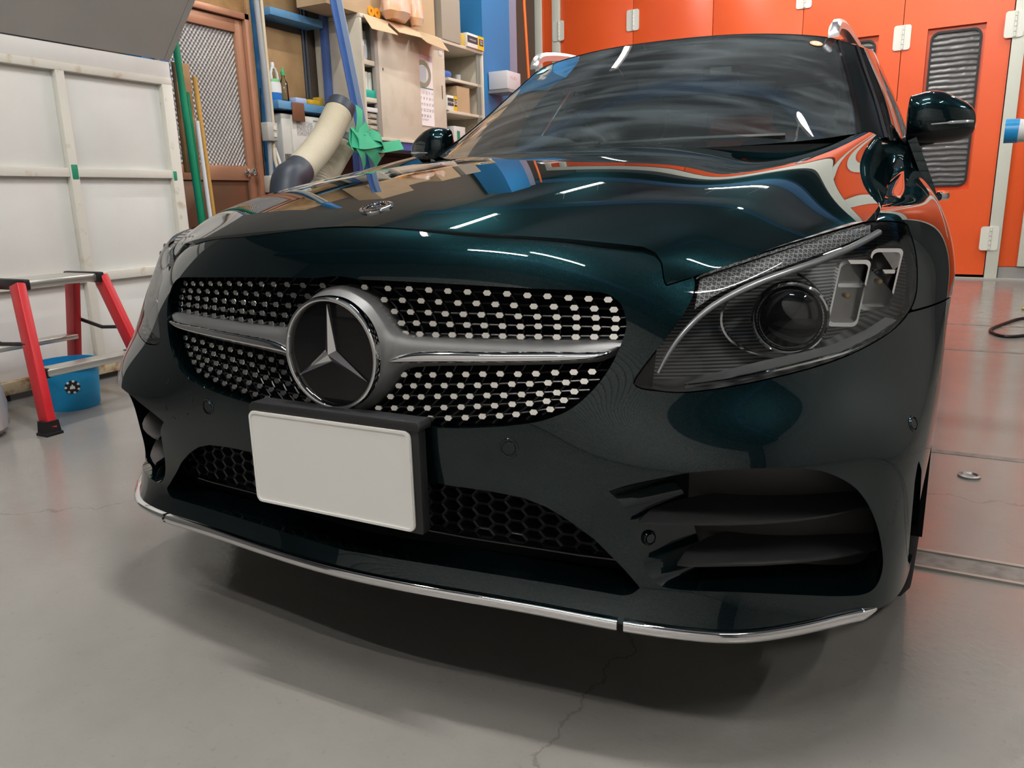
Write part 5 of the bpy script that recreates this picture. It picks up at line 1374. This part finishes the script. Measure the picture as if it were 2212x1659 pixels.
# leaning blue angle bar
def ang(a, b, label):
    a = Vector(a); b = Vector(b); d = (b-a).normalized(); n, q = Vector((1, 0, 0)), None
    n = (n-d*n.dot(d)).normalized(); q = d.cross(n)
    t = thing('angle_bar', label, 'steel bar', a)
    def strip_(name, u0, u1, v0, v1, m_):
        bm = bmesh.new(); A = [bm.verts.new(n*u+q*v) for u, v in ((u0, v0), (u1, v0), (u1, v1), (u0, v1))]; Bq = [bm.verts.new((b-a)+n*u+q*v) for u, v in ((u0, v0), (u1, v0), (u1, v1), (u0, v1))]
        for k in range(4): bm.faces.new((A[k], A[(k+1) % 4], Bq[(k+1) % 4], Bq[k]))
        bm.faces.new(A[::-1]); bm.faces.new(Bq); obj(name, bm_done(bm, name, smooth=False), m_, t)
    strip_('flange', 0, .006, -.035, .035, mat('bar_blue', (.05, .13, .38), rough=.4)); strip_('web', .006, .05, -.035, -.029, mat('bar_pale', (.36, .45, .60), rough=.4))
    return t
ang((-2.80, 3.50, 2.45), (-2.74, 4.00, .0), 'long blue steel angle bar leaning against the grey cabinet')
# two spiral duct hoses
M_HOSE = mat('hose_cream', (0.76, 0.71, 0.58), rough=.5); M_COLL = mat('hose_collar', (0.035, 0.045, 0.065), rough=.45)
def duct(path, r, label, cuff0, cuff1):
    t = thing('duct_hose', label, 'hose', path[0])
    o = Vector(path[0]); P = spline2(path, 40, closed=False); n = len(P); rs = []; pts = []
    for i, p in enumerate(P):
        pts.append(Vector(p)-o); rs.append(r*(1+.045*math.sin(2*math.pi*i/3.0)))
    a = int(n*cuff0); b = int(n*(1-cuff1))
    tube('spiral_hose', pts[a:b], rs[a:b], M_HOSE, t, seg=28, cap=False)
    if cuff0: tube('cuff', pts[:a+1], r*1.06, M_COLL, t, seg=28)
    if cuff1: tube('cuff', pts[b-1:], r*1.06, M_COLL, t, seg=28)
    return t
duct([tuple(at(738, 228, 0, -2.66)), tuple(at(722, 262, 0, -2.65)), tuple(at(702, 300, 0, -2.63)), tuple(at(672, 340, 0, -2.60)), tuple(at(640, 375, 0, -2.57)), tuple(at(618, 410, 0, -2.56)), (-2.50, 2.62, .45), (-2.46, 2.66, .095)], .090, 'upright cream duct hose with dark cuffs in front of the heater', .075, .46)
duct([tuple(at(752, 302, 0, -2.80)), tuple(at(735, 330, 0, -2.80)), tuple(at(715, 365, 0, -2.79)), tuple(at(690, 410, 0, -2.78)), (-2.76, 3.15, .4), (-2.74, 3.12, .076)], .072, 'second cream duct hose tucked behind the first one', .10, 0)
# ------------------------------------------------------------------ grey steel cabinet and what stands in and on it
XC = -2.87
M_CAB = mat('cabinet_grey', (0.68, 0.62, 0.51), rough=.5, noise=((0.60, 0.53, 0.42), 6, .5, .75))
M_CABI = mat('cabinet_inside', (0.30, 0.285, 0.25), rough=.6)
cab = thing('steel_cabinet', 'beige grey steel cabinet with sliding doors and open ends', 'cabinet', (XC, 3.945, 1.285))
def cbox(name, y0, y1, z0, z1, x0, x1, m_, par=None, bev=.002): return box(name, (x0-XC, y0-3.945, z0-1.285), (x1-XC, y1-3.945, z1-1.285), m_, par or cab, bevel=bev)
cbox('side_wall', 3.945, 3.968, 1.285, 2.13, -3.30, XC, M_CAB); cbox('side_wall', 5.765, 5.788, 1.285, 2.13, -3.30, XC, M_CAB)
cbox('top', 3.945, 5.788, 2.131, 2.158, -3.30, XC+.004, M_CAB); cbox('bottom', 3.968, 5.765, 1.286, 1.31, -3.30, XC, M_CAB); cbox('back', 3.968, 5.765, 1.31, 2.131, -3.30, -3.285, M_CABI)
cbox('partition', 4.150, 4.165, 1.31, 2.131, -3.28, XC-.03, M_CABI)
cbox('sliding_door', 4.155, 4.72, 1.312, 2.128, XC-.030, XC-.012, M_CAB); cbox('sliding_door', 4.60, 5.155, 1.312, 2.128, XC-.055, XC-.036, M_CAB)
cbox('door_track', 4.11, 4.153, 1.31, 2.13, XC-.04, XC-.004, mat('track_grey', (.36, .34, .30), rough=.5))
cbox('shelf', 3.97, 4.148, 1.818, 1.852, -3.28, XC-.012, M_CAB); cbox('shelf', 3.97, 4.148, 1.555, 1.588, -3.28, XC-.012, M_CAB)
cbox('shelf', 5.17, 5.763, 1.842, 1.866, -3.28, XC-.012, M_CAB); cbox('shelf', 5.17, 5.763, 1.570, 1.594, -3.28, XC-.012, M_CAB)
for k in range(3): cbox('door_groove', 5.69+k*.022, 5.698+k*.022, 1.312, 2.128, XC-.03, XC-.008, M_CABI)
cbox('pull_recess', 5.09, 5.10, 1.68, 1.79, XC-.0355, XC-.034, mat('recess_dark', (.12, .11, .09), rough=.6)); cbox('pull_recess', 4.205, 4.216, 1.80, 1.82, XC-.0115, XC-.010, MATS['recess_dark'])
cbox('rust_streak', 5.035, 5.055, 1.35, 1.42, XC-.0357, XC-.0345, mat('streak_brown', (.30, .19, .09), rough=.7)); cbox('paper_note', 5.06, 5.12, 2.03, 2.075, XC-.0355, XC-.034, mat('note_white', (.80, .78, .74), rough=.6))
# spray cans
def can(y, r, h, body, lab):
    t = thing('spray_can', lab, 'can', (-2.96, y, 1.8535), 0, 'spray cans in the cabinet')
    lathe('can_body', [(0, 0), (r, 0), (r, h*.68), (r*.9, h*.72), (0, h*.72)], body, t, 24); lathe('can_cap', [(0, h*.72), (r*.86, h*.72), (r*.82, h), (0, h)], mat('can_cap_grey', (.16, .16, .17), rough=.4), t, 24)
    lathe('can_band', [(r*1.01, h*.12), (r*1.012, h*.2), (r*1.012, h*.45), (r*1.01, h*.5)], mat('can_label', (.55, .55, .60), rough=.35), t, 24)
can(4.012, .030, .225, mat('can_violet', (.10, .08, .22), rough=.3), 'tall violet spray can on the cabinet top left shelf')
can(4.085, .030, .21, mat('can_silver', (.45, .46, .48), rough=.3, metal=.5), 'silver spray can right of the violet one')
for k in range(3):
    o = lathe('paper_roll', [(.010, 0), (.024, 0), (.024, .13), (.010, .13)], mat('roll_white', (.78, .76, .70), rough=.6), None, 20, loc=(-2.95, 4.008+k*.053, 1.5895+.058)); tag(o, ['left', 'middle', 'right'][k]+' white roll standing in the turquoise tray', 'roll', 'white rolls in the cabinet')
tr = thing('tray', 'turquoise plastic tray on the middle left cabinet shelf', 'tray', (-2.965, 4.06, 1.5895))
box('tray_body', (-.07, -.083, 0), (.075, .083, .055), mat('tray_turquoise', (.01, .42, .32), rough=.4), tr, bevel=.005)
bx = thing('white_box', 'flat white box above the small drawers', 'box', (-2.96, 4.06, 1.486)); box('box_body', (-.08, -.083, 0), (.08, .083, .032), mat('box_white', (.74, .74, .76), rough=.5), bx, bevel=.003)
dw = thing('drawer_unit', 'small beige chest of drawers in the left end of the cabinet', 'drawers', (-2.97, 4.06, 1.3105)); box('chest', (-.10, -.083, 0), (.06, .083, .174), mat('chest_beige', (.46, .42, .35), rough=.5), dw, bevel=.003)
for k in range(4):
    d_ = box('drawer', (.06, -.076, .006+k*.042), (.078, .076, .040+k*.042), mat('drawer_beige', (.56, .52, .44), rough=.45), dw, bevel=.004)
    box('drawer_pull', (.078, -.03, .012+k*.042), (.088, .03, .020+k*.042), MATS['chest_beige'], d_)
    box('drawer_label', (.0782, -.066, .014+k*.042), (.0790, -.034, .034+k*.042), mat('drawer_card', (.34, .32, .27), rough=.5), d_)
# calendar
cal = thing('wall_calendar', 'picture calendar with a wreath hanging on the cabinet door', 'calendar', (XC-.030, 4.79, 1.44))
def sheet(name, y0, y1, z0, z1, d, m_, par=cal): return box(name, (d, y0, z0), (d+.0012, y1, z1), m_, par)
sheet('page', -.145, .15, 0, .555, .0, mat('calendar_page', (.93, .87, .89), rough=.55)); sheet('top_strip', -.145, .15, .515, .56, .0015, mat('calendar_strip', (.62, .48, .52), rough=.5)); sheet('colour_bar', -.145, .15, .296, .304, .0015, mat('calendar_bar', (.10, .32, .28), rough=.5))
wr = tube('wreath', [(.002, .105*math.cos(a), .41+.088*math.sin(a)) for a in np.linspace(0, 2*math.pi, 30, endpoint=False)], .020, mat('wreath_green', (.28, .36, .22), rough=.7, noise=((.55, .28, .30), 60, .5, .6)), cal, seg=8, closed=True, ry=.002)
sheet('wreath_view', -.05, .05, .34, .47, .0016, mat('wreath_pale', (.60, .68, .74), rough=.6))
FX = (math.pi/2, 0, math.pi/2)           # lettering on a face that looks towards +X
M_INK = mat('ink', (.05, .05, .07), rough=.6); M_INKR = mat('ink_red', (.55, .06, .06), rough=.6); M_INKB = mat('ink_blue', (.06, .10, .35), rough=.6)
dd = 1
for r in range(5):
    for c in range(7):
        if (r == 0 and c < 3) or dd > 31: continue
        text('day_number', str(dd), .030, M_INKR if c == 0 else (M_INKB if c == 6 else M_INK), cal, (.002, -.125+c*.0425, .262-r*.046), FX); dd += 1
text('small_print', '1 2 3 4 5 6 7', .022, M_INK, cal, (.002, .0, .048), FX)
# cardboard boxes, bags on top
M_CARD = mat('cardboard', (0.52, 0.37, 0.22), rough=.7, noise=((0.46, 0.32, 0.19), 4, .4, .7)); M_CARD2 = mat('cardboard_pale', (0.52, 0.38, 0.23), rough=.7)
ZT = 2.159
def carton(y0, y1, z0, z1, x0, x1, m_, label, rot=0.0):
    c = ((x0+x1)/2, (y0+y1)/2, z0); t = thing('carton', label, 'box', c, rot)
    hx, hy, h = (x1-x0)/2, (y1-y0)/2, z1-z0
    for n_, lo, hi in (('carton_side', (hx-.004, -hy, 0), (hx, hy, h)), ('carton_side', (-hx, -hy, 0), (-hx+.004, hy, h)), ('carton_side', (-hx+.004, -hy, 0), (hx-.004, -hy+.004, h)), ('carton_side', (-hx+.004, hy-.004, 0), (hx-.004, hy, h)), ('carton_base', (-hx+.004, -hy+.004, 0), (hx-.004, hy-.004, .004))):
        box(n_, lo, hi, m_, t)
    return t
c1 = carton(3.60, 4.11, ZT, 2.75, -3.145, -2.885, M_CARD, 'large brown carton with blue lettering on top of the cabinet')
for k, ch in enumerate('スカー'):
    text('lettering', ch, .046, M_INKB, c1, (.1315, float(at(737, 18, 0, -2.885)[1])-3.855, .098-k*.036), FX if ch != 'ー' else (math.pi/2, math.pi/2, math.pi/2))
c2 = carton(4.13, 4.55, ZT, 2.60, -3.24, -2.93, M_CARD, 'brown carton behind the plastic bags on the cabinet')
c3 = carton(4.62, 4.98, ZT, 2.70, -3.20, -2.88, M_CARD2, 'pale open carton right of the plastic bags')
c4 = carton(5.06, 5.37, ZT, 2.66, -3.18, -2.86, mat('panel_grey_box', (.35, .32, .26), rough=.6), 'grey brown box beside the pale carton')
def flap(pts, m_, label):
    V = [Vector(p) for p in pts]; n = len(V); up = Vector((0, 0, .004))
    me = me_from('cardboard_flap', [*V, *[v+up for v in V]], [tuple(range(n)), tuple(range(2*n-1, n-1, -1))]+[(k, n+k, n+(k+1) % n, (k+1) % n) for k in range(n)], smooth=False)
    o = obj('cardboard_flap', me, m_); return tag(o, label, 'cardboard')
def fp(px, py, X): return tuple(at(px, py, 0, X))
M_FLAP = mat('flap_peach', (0.66, 0.45, 0.28), rough=.7)
flap([(-2.88, 3.99, ZT+.002), fp(803, 62, -2.76), fp(860, 76, -2.74), fp(838, 56, -2.80), (-2.88, 4.32, ZT+.002)], M_FLAP, 'pale cardboard flap jutting over the cabinet left door')
flap([(-2.88, 4.28, ZT+.010), fp(862, 70, -2.76), fp(912, 82, -2.75), fp(905, 66, -2.82), (-2.88, 4.62, ZT+.010)], M_FLAP, 'peach cardboard flap in the middle of the cabinet front edge')
flap([(-2.88, 4.60, ZT+.002), fp(922, 92, -2.74), fp(970, 112, -2.73), fp(955, 90, -2.80), (-2.88, 5.02, ZT+.002)], M_CARD2, 'cardboard flap hanging over the calendar')
bag2_me = lathe_me('plastic_sack', [(0, 0), (.10, 0), (.15, .05), (.14, .14), (.10, .22), (.05, .27), (.02, .33)], 30)
for v in bag2_me.vertices:
    a = math.atan2(v.co.y, v.co.x); k = 1+.10*math.sin(5*a+v.co.z*20)+.06*math.sin(9*a-v.co.z*45); v.co.x *= k*.62; v.co.y *= k
o = obj('plastic_sack', bag2_me, mat('sack_peach', (.80, .58, .46), rough=.3, coat=.3, noise=((.85, .42, .14), 6, .5, .7)), loc=(-2.835, 4.36, ZT+.012)); tag(o, 'crumpled clear sack with orange contents on the cabinet edge', 'bag')
b3 = bag2_me.copy(); o = obj('plastic_sack', b3, None, loc=(-2.81, 4.60, ZT+.012)); o.scale = (.55, .5, 1.05); tag(o, 'smaller crumpled sack beside the orange tape rolls', 'bag')
for k in range(2):
    o = lathe('tape_roll', [(.012, 0), (.036, 0), (.036, .03), (.012, .03), (.012, 0)], mat('tape_orange', (.85, .33, .01), rough=.5), None, 24, loc=(-2.905, 4.10+k*.075, ZT+.038), rot=(0, math.pi/2, 0)); tag(o, ['orange tape roll on the cardboard flap, left one', 'orange tape roll on the cardboard flap, right one'][k], 'tape roll', 'orange tape rolls on the cabinet')
def tapebox(y, z, w, d, h, label, x=-2.93):
    t = thing('tape_box', label, 'box', (x, y, z))
    box('box_body', (-d/2, -w/2, 0), (d/2, w/2, h), mat('box_white2', (.80, .79, .74), rough=.5), t, bevel=.002)
    box('black_band', (d/2, -w/2, h*.30), (d/2+.001, w*.12, h*.82), M_INK, t); box('yellow_band', (d/2, w*.12, 0), (d/2+.001, w/2, h), mat('box_yellow', (.75, .50, .03), rough=.5), t)
    box('logo_patch', (d/2+.001, w*.20, h*.30), (d/2+.0018, w*.46, h*.8), M_INK, t); text('lettering', '32', h*.42, mat('print_white', (.85, .85, .82), rough=.5), t, (d/2+.0025, w*.33, h*.55), FX)
    text('lettering', 'masking tape', h*.20, MATS['print_white'], t, (d/2+.0018, -w*.19, h*.56), FX)
    return t
tapebox(5.62, ZT, .30, .16, .115, 'white, black and yellow masking tape box on top of the cabinet')
tapebox(5.235, 1.5955, .16, .12, .125, 'white, black and yellow tape box on the right middle shelf', -2.95)
c5 = carton(5.335, 5.56, 1.5955, 1.815, -3.14, -2.90, M_CARD, 'small brown carton on the right middle cabinet shelf')
o = box('small_carton', (-.09, -.04, 0), (.09, .04, .10), mat('carton_yellow', (.62, .42, .08), rough=.6), None, bevel=.002, loc=(-2.96, 5.42, ZT)); tag(o, 'yellowish small carton next to the masking tape box on top', 'box')
o = lathe('bottle', [(0, 0), (.026, 0), (.028, .02), (.024, .10), (.011, .13), (.011, .16), (0, .165)], mat('bottle_mint', (.55, .68, .64), rough=.3), None, 20, loc=(-3.09, 5.66, ZT)); tag(o, 'mint coloured bottle behind the masking tape box', 'bottle')
o = lathe('jar', [(0, 0), (.033, 0), (.034, .09), (.030, .10), (0, .10)], mat('jar_blue', (.06, .16, .50), rough=.35), None, 24, loc=(-2.95, 5.28, 1.8675+.034), rot=(math.pi/2, 0, 0)); tag(o, 'blue can lying on the upper right cabinet shelf', 'can')
o = lathe('jar', [(0, 0), (.026, 0), (.027, .06), (0, .06)], mat('jar_grey', (.4, .4, .4), rough=.35), None, 24, loc=(-2.97, 5.48, 1.8675)); tag(o, 'small grey jar on the upper right cabinet shelf', 'jar')
o = box('folder_box', (-.10, -.10, 0), (.10, .10, .16), mat('folder_white', (.62, .62, .60), rough=.5), None, bevel=.003, loc=(-3.0, 5.36, 1.3105)); tag(o, 'white box with a green stripe on the lowest right shelf', 'box')
box('stripe', (.1, -.05, .02), (.1012, .0, .12), mat('stripe_green', (.02, .25, .15), rough=.5), o)
# work bench beam below the cabinet
wb = thing('wall_bench', 'blue steel beam bench carrying the grey cabinet', 'bench', (-3.1, 4.9, 0))
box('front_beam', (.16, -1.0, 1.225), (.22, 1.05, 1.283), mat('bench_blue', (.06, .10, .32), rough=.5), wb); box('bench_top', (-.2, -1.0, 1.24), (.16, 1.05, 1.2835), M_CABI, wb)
for y in (-.95, 1.0): box('bench_leg', (.10, y-.03, 0), (.16, y+.03, 1.24), MATS['bench_blue'], wb)
box('dark_back', (-.2, -1.0, .1), (-.18, 1.05, 1.2), mat('bench_back', (.06, .025, .02), rough=.7), wb)
# green tape bundle
gt = thing('tape_bundle', 'bunch of crumpled green masking tape strips below the cabinet', 'tape', (-2.61, 3.93, 1.27))
M_GT = mat('tape_mint', (0.05, 0.46, 0.26), rough=.55)
rnd = random.Random(7)
def ribbon(name, pts, w, m_, par, tw=0.0):
    P = spline2(pts, 6, closed=False); V = []; F = []
    for i, p in enumerate(P):
        p = Vector(p); t = Vector(P[min(i+1, len(P)-1)])-Vector(P[max(i-1, 0)]); t.normalize(); n = Vector((1, 0, 0)); s_ = t.cross(n).normalized(); a = tw*i/len(P)
        s2 = s_*math.cos(a)+n*math.sin(a); V += [p-s2*w/2, p+s2*w/2, p+s2*w/2-n*.002, p-s2*w/2-n*.002]
    for i in range(len(P)-1):
        for k in range(4): F.append((i*4+k, i*4+(k+1) % 4, i*4+4+(k+1) % 4, i*4+4+k))
    F.append((3, 2, 1, 0)); F.append(tuple((len(P)-1)*4+k for k in range(4)))
    me = me_from(name, V, F, sharp=50); return obj(name, me, m_, par)
O = Vector((-2.61, 3.93, 1.27))
def g(px, py, dx=0.0): return Vector(at(px, py, 0, -2.61+dx))-O
for pts, w, tw in (([g(776, 232, -.03), g(777, 262), g(772, 300, .02)], .055, .3), ([g(765, 275), g(775, 300, .03), g(770, 330)], .07, 1.2), ([g(795, 272), g(775, 298, .02), g(758, 318)], .05, -.6),
                   ([g(760, 300, .02), g(785, 305, .05), g(820, 300, .02)], .075, .5), ([g(785, 300, .04), g(815, 318, .02), g(845, 316), g(868, 312)], .05, .4), ([g(775, 310, .04), g(785, 335, .04), g(788, 360)], .06, .3),
                   ([g(790, 315, .04), g(808, 335, .03), g(818, 352)], .055, -.4), ([g(762, 285), g(757, 305, .02), g(764, 325, .03)], .05, .8), ([g(800, 290, .03), g(822, 298, .04), g(828, 322, .02)], .05, .9)):
    ribbon('tape_strip', pts, w*1.45, M_GT, gt, tw)
lathe('tape_core', [(.02, -.03), (.05, -.03), (.05, .03), (.02, .03), (.02, -.03)], mat('core_brown', (.12, .09, .06), rough=.7), gt, 24, loc=tuple(g(815, 325, -.02)), rot=(0, math.pi/2, 0))
# columns and hose beside the booth
o = box('steel_column', (-3.25, 5.84, 0), (-2.90, 6.40, 4.3), mat('column_blue', (0.030, 0.20, 0.46), rough=.45)); tag(o, 'broad bright blue steel column right of the cabinet', 'column')
o = box('steel_column', (-3.1, 6.44, 0), (-2.95, 6.66, 4.3), mat('column_lilac', (0.27, 0.30, 0.42), rough=.45)); tag(o, 'narrow lilac grey steel column beside the blue column', 'column')
o = tube('air_hose', [(-2.9, 6.74, 4.2), (-2.9, 6.745, 2.75), (-2.9, 6.81, 2.15), (-2.9, 6.89, 1.45), (-2.88, 6.95, .6), (-2.86, 6.98, .02)], .016, mat('hose_orange', (.80, .17, .03), rough=.45), seg=10); tag(o, 'orange air hose hanging between lilac column and booth', 'hose')
wl = box('pale_box', (-.10, -.14, 0), (.10, .14, .16), mat('box_pale', (.62, .62, .66), rough=.5), None, bevel=.003, loc=(-2.79, 6.06, 1.84)); tag(wl, 'pale box with red handwriting on a bracket of the blue column', 'box')
text('lettering', 'ウレタン', .035, M_INKR, wl, (.1005, -.01, .10), FX)
o = box('column_bracket', (-2.90, 5.93, 1.81), (-2.68, 6.19, 1.8395), mat('bracket_grey', (.3, .3, .3), rough=.5)); tag(o, 'grey steel bracket shelf on the blue column', 'bracket')
rc = tube('hose_coil', [(-2.937+.02*k/40, 6.55+.13*math.cos(a), 1.32+.13*math.sin(a)) for k, a in enumerate(np.linspace(0, 6*math.pi, 90))], .012, mat('hose_red', (.40, .07, .09), rough=.45), seg=8); tag(rc, 'coil of dull red hose seen through the car window', 'hose')
# right edge: hose end, cables
rh = thing('exhaust_hose', 'white ribbed hose with a bright blue end cuff at the right edge', 'hose', (1.20, 3.95, 1.107))
o_ = Vector((1.20, 3.95, 1.107))
pp_ = [Vector((1.205+.02*i, 3.95-.002*i, 1.107-.0009*i*i*.15))-o_ for i in range(0, 34)]
tube('hose_body', pp_[2:], [.057*(1+.03*math.sin(i*2.1)) for i in range(len(pp_)-2)], mat('hose_white', (.72, .70, .70), rough=.45), rh, seg=24)
tube('cuff', pp_[:4], .060, mat('cuff_blue', (.015, .28, .62), rough=.35), rh, seg=24)
tube('hose_stand', [(.5, -.01, -.06), (.5, -.01, -1.107)], .018, M_BLACK, rh, seg=10)
lathe('stand_foot', [(0, 0), (.16, 0), (.15, .02), (0, .025)], M_BLACK, rh, 24, loc=(.5, -.01, -1.107))
o = tube('cable', [tuple(p) for p in spline2([(1.75, 5.1, .009), (1.508, 4.877, .009), (1.394, 4.644, .009), (1.286, 4.337, .009), (1.297, 4.175, .009), (1.348, 4.114, .009), (1.435, 4.176, .009), (1.7, 4.5, .009), (2.2, 4.6, .009)], 8, closed=False)], .009, M_BLACK, seg=8); tag(o, 'black cable looped on the floor right of the car', 'cable')
o = tube('cable', [tuple(p) for p in spline2([(2.1, 5.6, .008), (1.62, 5.42, .008), (1.60, 5.30, .008), (2.1, 5.2, .008)], 8, closed=False)], .008, mat('cable_yellow', (.45, .42, .10), rough=.5), seg=8); tag(o, 'yellow green cable loop on the floor at the right edge', 'cable')
ep = lathe('floor_eye', [(0, .0), (.030, .0), (.030, .006), (.022, .008), (.018, .003), (0, .003)], mat('eye_steel', (.30, .30, .29), rough=.4, metal=.8), None, 24, loc=(1.03, 1.56, 0)); tag(ep, 'round metal anchor plate set in the floor right of the car', 'floor plate')
